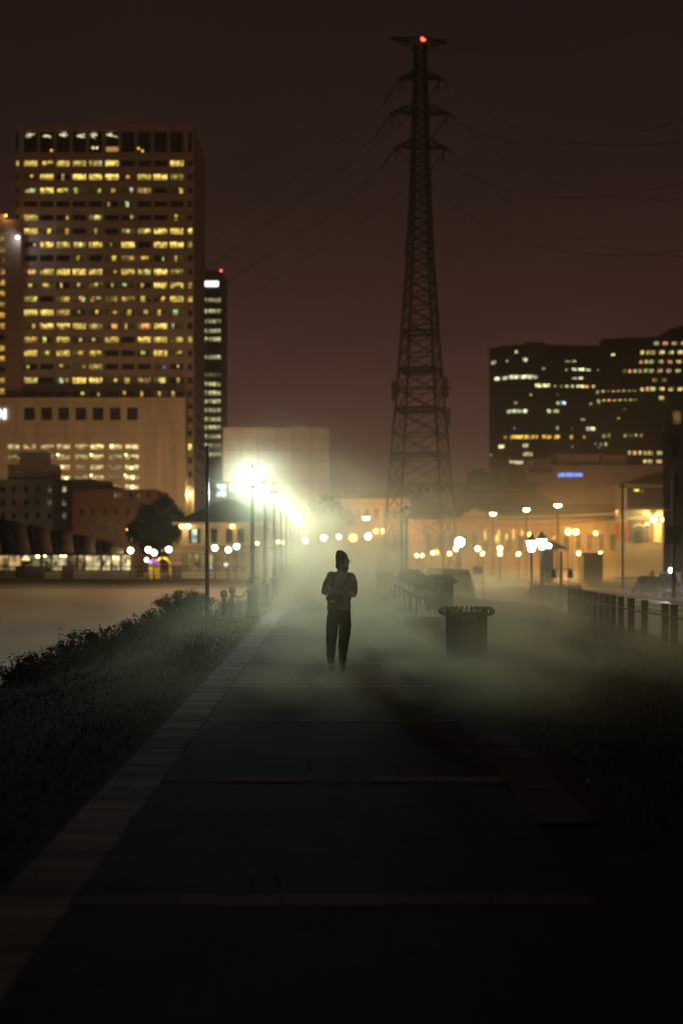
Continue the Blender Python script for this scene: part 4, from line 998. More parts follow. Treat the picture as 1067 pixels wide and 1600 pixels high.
window(ho, XW(303.5,YH), YH+.3, ZW(837,YH), 9.5*YH/F, 22*YH/F, (.75,1.0,.8), mull=1, fr=.06, m=lit_room)
for px in (297, 310.5): 
    s = MB(); s.box(XW(px-2.4,YH), XW(px+2.4,YH), YH+.25, YH+.33, ZW(849,YH), ZW(826,YH)); s.build('shutter', iron2, ho)
for px in (334.5, 358, 376): window(ho, XW(px,YH), YH+.3, ZW(837,YH), 10*YH/F, 22*YH/F, None, mull=1, fr=.06)
for px, v in ((287,.3),(296,.4),(307,.5),(316,.35),(329,.5),(341,.3),(353,.5),(366,.25),(380,.25)): window(ho, XW(px,YH), YH+.3, ZW(879,YH), 7*YH/F, 26*YH/F, (.8*v,.55*v,.2*v), mull=1, fr=.06, m=lit_room)
window(ho, XW(329.5,YH), YH+.22, ZW(884,YH), 5*YH/F, 9*YH/F, (.9,.9,.8), 'lit_pane', fr=.03, m=lit_room); window(ho, XW(353.5,YH), YH+.22, ZW(884.5,YH), 8*YH/F, 10*YH/F, (.9,.9,.8), 'lit_pane', fr=.03, m=lit_room)
for px, py, c, lab in ((284.5,822,ORANGE,'orange lamp at the left eave corner of the hip roofed house'), (294,821.5,WARM,'warm eave lamp left of the lit window of the hip roofed house'), (363.5,822,ORANGE,'orange eave lamp at the right of the hip roofed house')):
    fixture('wall_lamp', lab, px, py, YH-.25, c, 5, .26, 30, 'eave lamps of the house')
# building with white windows behind the lamp glow
YM = 215.0; mb_ = thing('loft_building', 'grey building with tall white lit windows behind the lamp glow', 'building', (XW(375,YM), YM, -1.6))
b = MB(); b.box(XW(318,YM), XW(430,YM), YM+.3, YM+14, -1.6, ZW(752,YM)); b.build('wall', mat('grey_wall', (.20,.19,.18), .9, 0, .15, .6), mb_)
for px, w_, v in ((334.5,2.5,.5),(345.5,17,1.5),(361,7,.7),(371.5,5,.6),(383,7,.5)): window(mb_, XW(px,YM), YM+.15, ZW(766.5,YM), w_*YM/F, 21*YM/F, (.8*v,1.0*v,1.05*v), mull=1 if w_ > 5 else 0, fr=.08, m=lit_room)

# ---------------------------------------------------------------- right dark towers
YR = 470.0; sR = YR/F
def dark_tower(name, label, pts, rows_, lit, y_base, seed, roofs):
    t_ = thing(name, label, 'building', (XW(sum(p[0] for p in pts)/len(pts), YR), YR, -1.6)); rnd = random.Random(seed)
    # pts: plan corners (px, depth offset) left to right; band by band so floors read
    plan = [(XW(px, YR+dy), YR+dy) for px, dy in pts]
    core = MB(); back = YR + 45
    ztop = ZW(rows_[0]-10, YR)
    poly = [(x, y+.6, -1.6) for x, y in plan] + [(max(plan[-1][0], XW(pts[-1][0], back)), back, -1.6), (XW(pts[0][0]+1, back), back, -1.6)]
    core.prism(poly, (0,0,ztop+1.6)); core.build('wall', darkstone, t_)
    for ry in rows_:                                             # spandrel bands between the ribbon windows
        s = MB(); zc = ZW(ry+7.2, YR)
        s.prism([(x, y, zc-.85) for x, y in plan] + [(x, y+.59, zc-.85) for x, y in plan[::-1]], (0,0,1.7)); s.build('spandrel', mat('spandrel_stone', (.045,.038,.036), .7, 0, .2, .3), t_)
    for (x0, x1, y0, y1) in roofs: MB().box(XW(x0,YR+40), XW(x1,YR+8), YR+8, YR+40, ztop+.01, ZW(y0,YR)).build('roof_block', darkstone, t_)
    def yat(px):
        for (a, b) in zip(pts[:-1], pts[1:]):
            if a[0] <= px <= b[0]: 
                u = (px-a[0])/(b[0]-a[0]); return YR + a[1] + (b[1]-a[1])*u, math.atan2((b[1]-a[1]), (b[0]-a[0])*sR)
        return YR + pts[-1][1], 0
    for px, py, w_, h_, c in lit:
        y_, rz = yat(px); window(t_, XW(px, y_), y_+.35, ZW(py, y_), w_*sR, h_*sR, c, fr=.08, rz=rz, m=lit_win)
    return t_
wv = lambda v: (.95*v, .88*v, .42*v); gv = lambda v: (.9*v, .95*v, .6*v); av = lambda v: (1.1*v, .62*v, .10*v); bv = lambda v: (.5*v,.6*v,1.0*v)
lit1 = [(806.5,549.5,4,5,wv(1.2)), (771,566.5,10,7,gv(.5)), (792,565,4,6,gv(.4)), (820,562.5,7,8,gv(.9)), (887,566.5,9,6,wv(.5)), (896,566.5,8,7,wv(1)), (849,577,5,6,gv(.4)), (885,579,4,5,wv(.8)), (897,579,8,8,gv(1)), (908,579.5,10,9,gv(1.2)), (919,580.5,7,8,gv(.9)), (934,578,3,3,gv(.3)),
 (776,592.5,10,8,gv(1)), (788,592,12,8,gv(.8)), (798,589.5,8,8,gv(1)), (807,588.5,10,9,gv(1.4)), (818,589.5,9,8,gv(1.2)), (828,589,9,8,gv(1.2)), (837,590,6,7,gv(.8)), (897,593,8,7,gv(.7)), (907,592.5,8,7,gv(.7)),
 (841,603,10,8,wv(1.2)), (853,603.5,12,8,wv(1.2)), (867,604,4,5,wv(.4)), (876.5,604,5,5,wv(.8)), (885.5,604,5,5,wv(.9)), (894,604,5,6,wv(1)), (907,606,13,9,wv(1)), (916,606,8,9,av(.6)), (927,605.5,5,7,wv(.8)), (829,618.5,4,7,av(.6)), (871,617,3,3,gv(.4)), (871.5,631,4,7,gv(.6)), (879.5,630.5,9,7,bv(1.3)), (922.5,633,5,8,wv(.7)), (805.5,628.5,5,5,wv(.6)),
 (795,643,9,9,gv(.7)), (804,641,8,9,gv(.8)), (812,641,8,8,gv(.7)), (820.5,642,6,9,gv(1.3)), (857.5,643.5,6,11,wv(1.2)), (868.5,641.5,10,7,wv(.6)), (911,655.5,9,4,gv(.25)), (803.5,669,3,3,bv(.6)), (870.5,669,4,7,gv(.6)), (893.5,669,3,6,wv(.3)), (918,671,5,8,gv(.8)), (925,671,9,8,gv(1)),
 (789,682.5,6,7,av(.6)), (802,682.5,10,9,av(1)), (812,682,11,9,av(1.1)), (823,682,10,9,av(1.1)), (832,682.5,5,9,av(1)), (838.5,682.5,4,8,av(.7)), (849,682.5,5,8,av(1)), (857,682,8,7,av(.9)), (869.5,683,9,10,av(1.1)), (892.5,683,5,9,av(.8)), (912.5,682.5,4,7,av(.5)), (783,698,12,8,wv(1.1)), (820.5,696,8,9,wv(.9)), (894,697.5,3,4,wv(.5)), (935,699,3,3,bv(.5)), (824.5,709,15,8,wv(.6)), (766.5,711,5,5,gv(.3)), (800,720,8,8,gv(1)), (808,721,9,8,gv(1.1)), (815,722.5,6,7,gv(.8))]
dark_tower('office_block', 'dark faceted office block with scattered lit windows, at right', [(764,8),(798,0),(850,-1),(937,2)], [548.5+13.4*k for k in range(14)], lit1, 720, 1, [(800,850,529,540), (764,937,534.5,540)])
lit2 = []
rnd = random.Random(9)
for ry, x0, x1, dens, v in ((537,1022,1066,.9,.55),(551,1000,1066,.9,.9),(566,998,1066,.9,.5),(580,972,1066,.85,.6),(594,1020,1036,.8,.25),(608,1000,1066,.95,.95),(613,930,1000,.95,.6),(622,1016,1046,.7,.5),(627,932,992,.9,.65),(641,965,975,.7,.2),(669,980,990,.8,.4),(681,940,1002,.75,.55),(694,935,1004,.5,.5),(708,980,1040,.95,.7),(721,1004,1030,.95,.8),(545,955,966,.5,.4),(560,940,970,.3,.4)):
    x = x0
    while x < x1:
        if rnd.random() < dens: lit2.append((x+3, ry+rnd.uniform(-.4,.4), 5 if x < 1010 else 8, 6.5, (1.0*v*rnd.uniform(.5,1.3), .66*v*rnd.uniform(.8,1.1), .26*v)))
        x += 8.3 if x < 1010 else 14.2
lit2 += [(957.5,556,6,7,wv(1.5)), (965.5,655.5,5,6,av(.9)), (930,693,3,3,bv(.5))]
dark_tower('stepped_office_block', 'taller stepped dark office block at the right frame edge with amber windows', [(937.6,3),(968,0),(1013,-2),(1090,-3)], [537.5+14.2*k for k in range(14)], lit2, 728, 2, [(937,1013,524,530), (1013,1095,507,524), (1045,1060,503,508)])

# mid-rise with blue sign, flat brown roofs in front
YW2 = 350.0
wy = thing('sign_building', 'broad brown mid-rise carrying a blue lit sign, below the dark towers', 'building', (XW(900,YW2), YW2, -1.6))
b = MB(); b.box(XW(806,YW2), XW(1060,YW2), YW2, YW2+22, -1.6, ZW(727,YW2)); b.build('wall', brownwall, wy)
for x0, x1, y0 in ((836,862,716),(874,940,708),(944,982,710)): MB().box(XW(x0,YW2), XW(x1,YW2), YW2+3, YW2+15, ZW(727,YW2)+.003, ZW(y0,YW2)).build('roof_block', brownwall, wy)
b = MB(); b.box(XW(826,YW2), XW(862,YW2), YW2-.3, YW2-.01, ZW(739,YW2), ZW(731,YW2)); b.build('louvre_panel', slot_dark, wy)
ns = thing('hotel_sign', 'small blue lit sign reading WYNDHAM on the brown mid-rise', 'sign', P(890,742,YW2-.2)); ys_ = YW2-.25
GL = {'W':[((0,1),(.25,0)),((.25,0),(.5,.8)),((.5,.8),(.75,0)),((.75,0),(1,1))],'Y':[((0,1),(.5,.5)),((1,1),(.5,.5)),((.5,.5),(.5,0))],'N':[((0,0),(0,1)),((0,1),(1,0)),((1,0),(1,1))],
      'D':[((0,0),(0,1)),((0,1),(.7,.9)),((.7,.9),(1,.5)),((1,.5),(.7,.1)),((.7,.1),(0,0))],'H':[((0,0),(0,1)),((1,0),(1,1)),((0,.5),(1,.5))],'A':[((0,0),(.5,1)),((.5,1),(1,0)),((.2,.35),(.8,.35))],'M':[((0,0),(0,1)),((0,1),(.5,.2)),((.5,.2),(1,1)),((1,1),(1,0))]}
MB().box(XW(875,YW2), XW(909.5,YW2), ys_+.06, ys_+.22, ZW(745.6,YW2), ZW(738.4,YW2)).build('sign_back', emit('sign_blue_glow', (.03,.10,.75), .55), ns)
for k, ch in enumerate('WYNDHAM'):
    s = MB(); x0 = XW(876.2+4.7*k,YW2); w_ = 3.5*YW2/F; h_ = 5.2*YW2/F; z0 = ZW(744.6,YW2)
    for (a, b) in GL[ch]: s.bar((x0+a[0]*w_, ys_, z0+a[1]*h_), (x0+b[0]*w_, ys_, z0+b[1]*h_), .15, .08)
    s.build('sign_letter', emit('sign_blue', (.25,.4,1.0), 2.2), ns)
s = MB(); s.bar((XW(871.5,YW2), ys_, ZW(745.5,YW2)), (XW(873.8,YW2), ys_, ZW(739,YW2)), .3, .1); s.bar((XW(872,YW2), ys_, ZW(745,YW2)), (XW(874.6,YW2), ys_, ZW(744,YW2)), .25, .1); s.build('sign_emblem', MATS['sign_blue'], ns)
YF = 300.0
def flat(name, label, x0, x1, y0, Y, m_, extra=()):
    t_ = thing(name, label, 'building', (XW((x0+x1)/2,Y), Y, -1.6))
    MB().box(XW(x0,Y), XW(x1,Y), Y, Y+14, -1.6, ZW(y0,Y)).build('wall', m_, t_)
    MB().box(XW(x0-1,Y), XW(x1+1,Y), Y-.25, Y+14.2, ZW(y0,Y)+.002, ZW(y0-2,Y)).build('roof', roofing, t_)
    for x_0, x_1, y_0 in extra: MB().box(XW(x_0,Y), XW(x_1,Y), Y+2, Y+8, ZW(y0-2,Y)+.002, ZW(y_0,Y)).build('roof_block', m_, t_)
    return t_
t1 = flat('flat_roof_building', 'brown flat roofed building behind the pylon feet', 645, 840, 756, 300, mat('dull_brown_wall', (.17,.12,.10), .9, 0, .2, .5), ((735,770,736),(790,822,730),(744,760,731)))
for k in range(15): window(t1, XW(655+12.5*k,300), 299.85, ZW(766,300), 7*300/F, 8*300/F, None, fr=.08, mull=1)
t2 = flat('gabled_hall', 'dim hall with a wide low gable behind the orange warehouse', 752, 960, 790, 262, mat('hall_wall', (.13,.095,.08), .9, 0, .2, .5))
gb = MB(); gb.prism([(XW(772,262),261.6,ZW(788,262)+.003),(XW(872,262),261.6,ZW(788,262)+.003),(XW(822,262),261.6,ZW(764,262))], (0,10,0)); gb.build('gable', MATS['hall_wall'], t2)
g2 = MB(); g2.bar((XW(770,262),261.5,ZW(788,262)),(XW(822,262),261.5,ZW(763,262)),.5,.3); g2.bar((XW(874,262),261.49,ZW(788,262)),(XW(822,262),261.49,ZW(763,262)),.5,.3); g2.build('gable_trim', MATS['hall_wall'], t2)

# pale building left of the pylon
YQ = 232.0; q_ = thing('pale_terrace', 'pale two storey building with tall windows, left of the pylon feet', 'building', (XW(575,YQ), YQ, -1.6))
MB().box(XW(505,YQ), XW(640,YQ), YQ+.3, YQ+14, -1.6, ZW(779,YQ)).build('wall', mat('terrace_wall', (.50,.42,.31), .9, 0, .15, .7), q_)
MB().box(XW(503,YQ), XW(642,YQ), YQ-.4, YQ+14, ZW(779,YQ)+.002, ZW(775,YQ)).build('roof', roofing, q_); MB().box(XW(504,YQ), XW(641,YQ), YQ-.15, YQ+.29, ZW(789,YQ), ZW(786.5,YQ)).build('cornice', cream, q_)
MB().box(XW(538,YQ), XW(582,YQ), YQ+6, YQ+10, ZW(775,YQ)+.003, ZW(762,YQ)).build('roof_block', MATS['terrace_wall'], q_)
for px in (516,530,544,558,573,588,603,617,630): window(q_, XW(px,YQ), YQ+.15, ZW(803,YQ), 6*YQ/F, 16*YQ/F, (.28,.17,.06) if px in (558,588,544) else None, mull=1, fr=.08, m=lit_room); window(q_, XW(px,YQ), YQ+.15, ZW(846,YQ), 7*YQ/F, 20*YQ/F, (.4,.22,.06) if px % 3 == 0 else None, mull=1, fr=.08, m=lit_room)
pipe = MB(); pipe.tube([(XW(584,YQ),YQ+.1,-1.6),(XW(584,YQ),YQ+.1,ZW(780,YQ))], .14, 8); pipe.build('drain_pipe', cream, q_)
window(q_, XW(613,YQ), YQ+.05, ZW(799,YQ), 6*YQ/F, 12*YQ/F, (1.2,.9,.25), 'lit_pane', fr=.05, mull=1, m=lit_room)
bx = thing('equipment_hut', 'small pale hut with an orange window beside the twin lamp posts', 'kiosk', (XW(611,112), 112, -1.6)); Yk = 112.0
MB().box(XW(590,Yk), XW(637,Yk), Yk+.2, Yk+5, -1.6, ZW(853,Yk)).build('wall', mat('hut_wall', (.42,.43,.42), .8, 0, .1, 1), bx); MB().box(XW(588,Yk), XW(639,Yk), Yk-.2, Yk+5.2, ZW(853,Yk)+.002, ZW(851,Yk)).build('roof', roofing, bx)
window(bx, XW(613.5,Yk), Yk+.1, ZW(873,Yk), 15*Yk/F, 19*Yk/F, (1.1,.45,.08), mull=1, fr=.05, m=lit_room)

# long orange lit warehouse
YO = 225.0; wh = thing('warehouse', 'long warehouse with orange lit wall and bright eave line, beyond the yard', 'building', (XW(800,YO), YO, -1.6))
MB().box(XW(640,YO), XW(968,YO), YO+.3, YO+16, -1.6, ZW(812,YO)).build('wall', mat('warehouse_wall', (.52,.34,.16), .85, 0, .2, .5), wh)
rf = MB(); rf.prism([(XW(638,YO),YO-.7,ZW(811,YO)),(XW(638,YO),YO+8,ZW(796,YO)),(XW(638,YO),YO+16.5,ZW(811,YO))], (XW(970,YO)-XW(638,YO),0,0)); rf.build('roof', roofing, wh)
ea = MB(); ea.bar((XW(690,YO),YO-.85,ZW(812,YO)), (XW(966,YO),YO-.85,ZW(801,YO)+-.25), .32, .25); ea.build('eave_trim', cream, wh)
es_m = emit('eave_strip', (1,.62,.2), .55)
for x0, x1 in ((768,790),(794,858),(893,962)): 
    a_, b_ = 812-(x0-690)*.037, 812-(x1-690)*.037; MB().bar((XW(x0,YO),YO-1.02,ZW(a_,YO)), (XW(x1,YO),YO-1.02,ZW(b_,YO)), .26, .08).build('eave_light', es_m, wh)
gp = MB(); gp.prism([(XW(722,YO),YO-.6,ZW(808,YO)),(XW(760,YO),YO-.6,ZW(806,YO)),(XW(757,YO),YO-.6,ZW(801,YO)),(XW(741,YO),YO-.6,ZW(795,YO)),(XW(725,YO),YO-.6,ZW(802,YO))], (0,.85,0)); gp.build('pediment', cream, wh)
for px in range(660, 964, 18): MB().box(XW(px-1.2,YO), XW(px+1.2,YO), YO+.05, YO+.299, -1.6, ZW(814,YO)).build('pilaster', cream, wh)
for px in range(669, 964, 18): window(wh, XW(px,YO), YO+.12, ZW(848,YO), 8*YO/F, 26*YO/F, None, mull=1, fr=.1)
scm = emit('sconce_glow', (1,.55,.15), 1.6)
for px, py in ((758,839),(779,838),(791,839),(802,838),(779,833),(802,832),(757,833),(815,833)): MB().lathe([(.12,-.5),(.2,0),(.12,.5)], 8, tuple(P(px,py,YO-.15))).build('wall_sconce', scm, wh)

# fence and tent, doorway building, dark foreground building at right
Yf = 150.0
fe = thing('panel_fence', 'long pale panelled fence in front of the orange warehouse', 'fence', (XW(800,Yf), Yf, -1.6))
L = fe.location; f0 = None
for k in range(22):
    x = XW(690+12.6*k, Yf)
    if f0 is None: f0 = MB().box(-.40,.40,-.03,.03,.08,1.62).build('fence_panel', mat('fence_pale', (.30,.28,.25), .8, 0, .2, 2), fe); f0.location = (x-L[0],0,0); g0 = MB().box(-.05,.05,-.06,.06,0,1.72).build('fence_post', iron2, fe); g0.location = (x-L[0]-.425,0,0)
    else: inst(f0, fe, (x-L[0],0,0)); inst(g0, fe, (x-L[0]-.425,0,0))
te = thing('pitched_tent', 'small pale lit marquee tent behind the right lamp posts', 'tent', (XW(870,140), 140, -1.65)); Yt = 140.0
tm = mat('tent_canvas', (.30,.28,.24), .8, 0, .1, 1)
tt = MB(); tt.prism([(XW(848,Yt),Yt,ZW(858,Yt)),(XW(888,Yt),Yt,ZW(858,Yt)),(XW(880,Yt),Yt+2,ZW(851,Yt)),(XW(862,Yt),Yt+2,ZW(844,Yt)),(XW(853,Yt),Yt+2,ZW(851,Yt))], (0,3,0)); tt.build('tent_roof', tm, te)
for px in (849, 868, 887): MB().tube([(XW(px,Yt),Yt+.1,-1.65),(XW(px,Yt),Yt+.1,ZW(858,Yt))], .05, 6).build('tent_pole', iron2, te)
MB().box(XW(850,Yt), XW(872,Yt), Yt+3, Yt+3.1, -1.6, ZW(859,Yt)).build('tent_wall', mat('tent_wall_grey', (.12,.12,.12), .8, 0, .1, 1), te)
yb_ = thing('yellow_booth', 'bright yellow lit booth front between two yellow lamps', 'kiosk', (XW(925,152), 152, -1.6))
MB().box(XW(911,152), XW(941,152), 152, 154, -1.6, ZW(866,152)).build('booth_body', mat('yellow_panel', (.13,.105,.006), .6, 0, .15, 2), yb_); MB().box(XW(909,152), XW(943,152), 151.7, 154.2, ZW(866,152)+.002, ZW(864,152)).build('booth_roof', iron2, yb_)
YX = 178.0; dr = thing('porch_building', 'building with red shutters, arched doorway and an upper gallery, at right', 'building', (XW(1015,YX), YX, -1.6)); L = dr.location
MB().prism([(XW(962,YX),YX+.4,-1.6),(XW(1100,YX),YX+.4,-1.6),(XW(1100,YX),YX+14,-1.6),(XW(966,YX+14),YX+14,-1.6)], (0,0,ZW(757,YX)+1.6)).build('wall', mat('gallery_wall', (.36,.25,.17), .9, 0, .2, .6), dr)
MB().box(XW(962,YX), XW(1046,YX), YX-1.6, YX+.399, ZW(806,YX), ZW(797,YX)).build('gallery_floor', cream, dr)
MB().box(XW(980,YX), XW(1036,YX), YX+.2, YX+.38, ZW(792,YX), ZW(762,YX)).build('gallery_screen', mat('gallery_dark', (.05,.035,.03), .8, 0, .3, 1), dr)
rf = MB(); rf.prism([(XW(966,YX),YX-2.2,ZW(757,YX)),(XW(1041,YX),YX-2.2,ZW(735,YX)),(XW(1041,YX),YX-2.2,ZW(757,YX))], (0,9,0)); rf.build('roof', mat('black_metal_roof', (.012,.013,.014), .7, 0, .2, 1), dr)
for px in (972,1041): MB().box(XW(px-.8,YX), XW(px+.8,YX), YX-2, YX-1.75, ZW(797,YX)+.002, ZW(757,YX)).build('gallery_post', cream, dr)
for px, w_ in ((967,6),(979.5,4),(1018.5,6)): MB().box(XW(px-w_/2,YX), XW(px+w_/2,YX), YX+.28, YX+.39, ZW(844,YX), ZW(817,YX)).build('shutter', mat('red_paint', (.42,.07,.05), .6, 0, .15, 2), dr)
MB().box(XW(982,YX), XW(1014,YX), YX+.25, YX+.392, ZW(846,YX), ZW(812,YX)).build('door_recess', mat('recess_grey', (.10,.09,.085), .8, 0, .2, 1), dr)
da = MB(); n_ = 10
poly = [(XW(991,YX),YX+.15,ZW(846,YX))] + [(XW(997.5,YX)-6.5*YX/F*math.cos(math.pi*k/n_), YX+.15, ZW(832,YX)+5*YX/F*math.sin(math.pi*k/n_)) for k in range(n_+1)] + [(XW(1004,YX),YX+.15,ZW(846,YX))]
da.prism(poly, (0,.09,0)); da.build('arched_door', iron2, dr)
pe = MB(); pe.bar((XW(988,YX),YX+.1,ZW(823,YX)),(XW(997.5,YX),YX+.1,ZW(819,YX)),.2,.2); pe.bar((XW(1007,YX),YX+.099,ZW(823,YX)),(XW(997.5,YX),YX+.099,ZW(819,YX)),.2,.2); pe.build('door_pediment', cream, dr)
MB().box(XW(1021.5,YX), XW(1033,YX), YX+.22, YX+.388, ZW(848,YX), ZW(818,YX)).build('cream_panel', mat('cream_panel', (.7,.62,.34), .8, 0, .1, 1), dr)
window(dr, XW(993.5,YX), YX+.1, ZW(766,YX), 9*YX/F, 4*YX/F, (1.4,1.1,.15), 'lit_pane', fr=.03); window(dr, XW(1003,YX), YX+.1, ZW(768,YX), 4*YX/F, 6*YX/F, (.6,.22,.04), 'lit_pane', fr=.03)
MB().box(XW(1007,YX), XW(1013.5,YX), YX-.1, YX+.0, ZW(820.5,YX), ZW(816.5,YX)).build('exit_light', emit('green_white', (.7,1,.4), 2.5), dr)
fixture('wall_lamp', 'large bright yellow lamp above the red shutter of the doorway', 1021, 811.5, YX-2.2, (1,.78,.3), 12, .32, 900)
fixture('wall_lamp', 'small yellow lamp right of the large one by the doorway', 1034, 812, YX-2.2, (1,.78,.3), 8, .2, 220)
YZ = 120.0; cb = thing('corner_building', 'dark stuccoed corner building cut by the right frame edge', 'building', (XW(1060,YZ), YZ, -1.6))
MB().prism([(XW(1036.5,YZ),YZ+.3,-1.6),(XW(1120,YZ),YZ+.3,-1.6),(XW(1120,YZ),YZ+12,-1.6),(XW(1039,YZ+12),YZ+12,-1.6)], (0,0,ZW(628,YZ)+1.6)).build('wall', mat('corner_stucco', (.13,.085,.055), .9, 0, .25, .7, .2), cb)
MB().prism([(XW(1036,YZ),YZ,ZW(628,YZ)+.002),(XW(1120,YZ),YZ,ZW(628,YZ)+.002),(XW(1120,YZ),YZ,ZW(606,YZ)),(XW(1062,YZ),YZ,ZW(611,YZ)),(XW(1045,YZ),YZ,ZW(618,YZ))], (0,1.2,0)).build('parapet', MATS['corner_stucco'], cb)
MB().box(XW(1035.5,YZ), XW(1120,YZ), YZ-.1, YZ+.299, ZW(673,YZ), ZW(669,YZ)).build('cornice', MATS['corner_stucco'], cb); MB().box(XW(1035.5,YZ), XW(1120,YZ), YZ-.1, YZ+.299, ZW(730,YZ), ZW(726,YZ)).build('cornice', MATS['corner_stucco'], cb)
window(cb, XW(1058,YZ), YZ+.2, ZW(652,YZ), 14*YZ/F, 24*YZ/F, (.16,.09,.03), mull=3, fr=.08, m=lit_room)
for ry in (698, 757): window(cb, XW(1055,YZ), YZ+.2, ZW(ry,YZ), 11*YZ/F, 34*YZ/F, None, mull=1, fr=.08)
# dark picket fence below the doorway
Yp = 130.0; pf = thing('dark_fence', 'dark upright board fence below the arched doorway', 'fence', (XW(1010,Yp), Yp, -1.65)); L = pf.location; f0 = None
for k in range(34):
    x = XW(962+3.4*k, Yp); h_ = ZW(849 + (6 if k < 4 else 0) + random.uniform(-.5,.8), Yp)+1.65
    if f0 is None: f0 = MB().box(-.085,.085,-.02,.02,.05,h_).build('fence_board', mat('fence_dark', (.07,.06,.052), .9, 0, .4, 1.2), pf); f0.location = (x-L[0],0,0)
    else: inst(f0, pf, (x-L[0],0,0), scale=(1,1,random.uniform(.97,1.02)))
MB().box(XW(960,Yp), XW(1080,Yp), Yp+.03, Yp+.09, -.9, -.78).build('fence_rail', iron2, pf)
dv = thing('planter_barrel', 'pale orange traffic barrel in front of the dark board fence', 'barrel', (XW(1018,110), 110, -1.65))
MB().lathe([(.24,0),(.24,.4),(.21,.42),(.21,1.5),(.18,1.55)], 14, tuple(dv.location)).build('barrel_body', mat('barrel_orange', (.6,.32,.12), .6, 0, .1, 3), dv, True); 
MB().lathe([(.2,1.551),(.2,1.75),(.06,1.8)], 12, tuple(dv.location)).build('barrel_top', mat('barrel_pale', (.6,.5,.4), .6, 0, .1, 3), dv, True)

# ---------------------------------------------------------------- pylon
YPy = 200.0; px0 = 656.5; gzp = -1.65
py_ = thing('pylon', 'tall steel lattice power pylon with three pairs of arms and a red light', 'pylon', (XW(px0,YPy), YPy, gzp))
prof_p = [(62,9),(120,9.8),(180,12),(231,13.5),(330,17.5),(420,22.5),(520,30),(620,38),(711,47),(800,54),(897,62)]
def hw(pyy):
    for (a, ra), (b, rb) in zip(prof_p[:-1], prof_p[1:]):
        if a <= pyy <= b: return ra + (rb-ra)*(pyy-a)/(b-a)
    return prof_p[-1][1]
th0 = R(27); cxp = XW(px0, YPy)
def corner(pyy, k):
    rr = hw(pyy)/math.cos(th0)*YPy/F; a = th0 + k*math.pi/2
    return Vector((cxp + rr*math.cos(a), YPy + rr*math.sin(a), ZW(pyy, YPy)))
lv = [897]
while lv[-1] > 78: lv.append(lv[-1] - max(13, hw(lv[-1])*.80))
lv[-1] = 70
for k in range(4):
    leg = MB()
    for a, b in zip(lv[:-1], lv[1:]): leg.bar(corner(a,k), corner(b,k), .34 if a > 400 else .30)
    leg.build('pylon_leg', steel, py_)
upper = MB(); cnt = 0
for a, b in zip(lv[:-1], lv[1:]):
    for k in range(4):
        c0, c1, d0, d1 = corner(a,k), corner(a,k+1), corner(b,k), corner(b,k+1)
        if cnt < 280:
            MB().bar(c0, d1, .13).build('brace', steel, py_); MB().bar(c1, d0, .13).build('brace', steel, py_); MB().bar(d0, d1, .20 if cnt % 2 else .14).build('girt', steel, py_); cnt += 3
        else: upper.bar(c0, d1, .12); upper.bar(c1, d0, .12); upper.bar(d0, d1, .13)
if upper.v: kind(upper.build('upper_lattice', steel, py_), 'stuff')
wide = MB()
for yy in (520, 578, 640, 711):
    for k in range(4): MB().bar(corner(yy,k), corner(yy,k+1), .36).build('girt', steel, py_)
arms = [(62, 609, 699, 60, 66, 76), (123, 625, 690, 122, 123, 111), (177, 611, 702, 176, 178, 161), (231, 618, 698, 230, 232, 215)]
tips = []
for i, (yc, xl_, xr_, yl_, yr_, yt_) in enumerate(arms):
    for sd, px_, pyy in ((-1, xl_, yl_), (1, xr_, yr_)):
        tip = Vector((XW(px_,YPy), YPy, ZW(pyy,YPy))); a_ = MB()
        for dy in (-.9, .9):
            inn = Vector((cxp + sd*.3, YPy+dy, ZW(yc,YPy))); a_.bar(inn, tip, .24)
            up = Vector((cxp + sd*.8, YPy+dy, ZW(yt_,YPy))); a_.bar(up, tip, .14)
            for u in (.35, .68): a_.bar(inn.lerp(tip,u), up.lerp(tip,u), .1); a_.bar(inn.lerp(tip,u), up.lerp(tip,u-.33), .1)
        a_.build('cross_arm', steel, py_)
        if i:
            e1 = tip + Vector((XW(-24,YPy)-XW(0,YPy), 6, -(20)*YPy/F)); e2 = tip + Vector((.5, -3.2, -1.7))
            for e_ in (e1, e2):
                s = MB(); s.tube([tip, e_], .13, 6)
                for u in range(1, 9): s.lathe([(.16,-.06),(.2,0),(.16,.06)], 6, tuple(tip.lerp(e_, u/9)))
                s.build('insulator', iron2, py_)
            s = MB(); q = tip + Vector((0 if sd < 0 else -.5,0,0)); s.tube([q, q-Vector((0,0,1.9))], .12, 6); s.build('jumper_insulator', iron2, py_)
            j = MB(); q2 = q-Vector((0,0,2.0)); j.tube([e1, e1.lerp(q2,.5)-Vector((0,0,.5)), q2, e2.lerp(q2,.5)-Vector((0,0,.5)), e2], .05, 5); j.build('jumper', iron2, py_)
            tips.append((sd, i, e1, e2))
        else: tips.append((sd, 0, tip, tip))
an = MB(); eqm = iron2                                                     # antennas clamped on the legs
for pyy, k, dx in ((600,0,1.0),(606,0,1.3),(612,2,-1.0),(650,0,1.0),(395,2,-.4),(615,2,-1.4),(600,3,.6)):
    c = corner(pyy,k) + Vector((dx*.4,-.3,0)); b = MB(); b.box(c.x-.22, c.x+.22, c.y-.2, c.y+.2, c.z-1.3, c.z+1.3); b.build('antenna', iron2, py_)
pl_ = MB(); q = corner(606,0); pl_.box(cxp-4, cxp+4.2, YPy-3.6, YPy-3.4, ZW(611,YPy), ZW(609,YPy)); pl_.build('platform', steel, py_)
fixture('beacon', 'red warning light on top of the pylon', 661, 61, YPy, (1,.05,.02), 6, .30, 5)
MB().tube([(XW(661,YPy),YPy,ZW(64,YPy)),(XW(661,YPy),YPy,ZW(72,YPy))], .1, 6).build('beacon_mast', steel, py_)
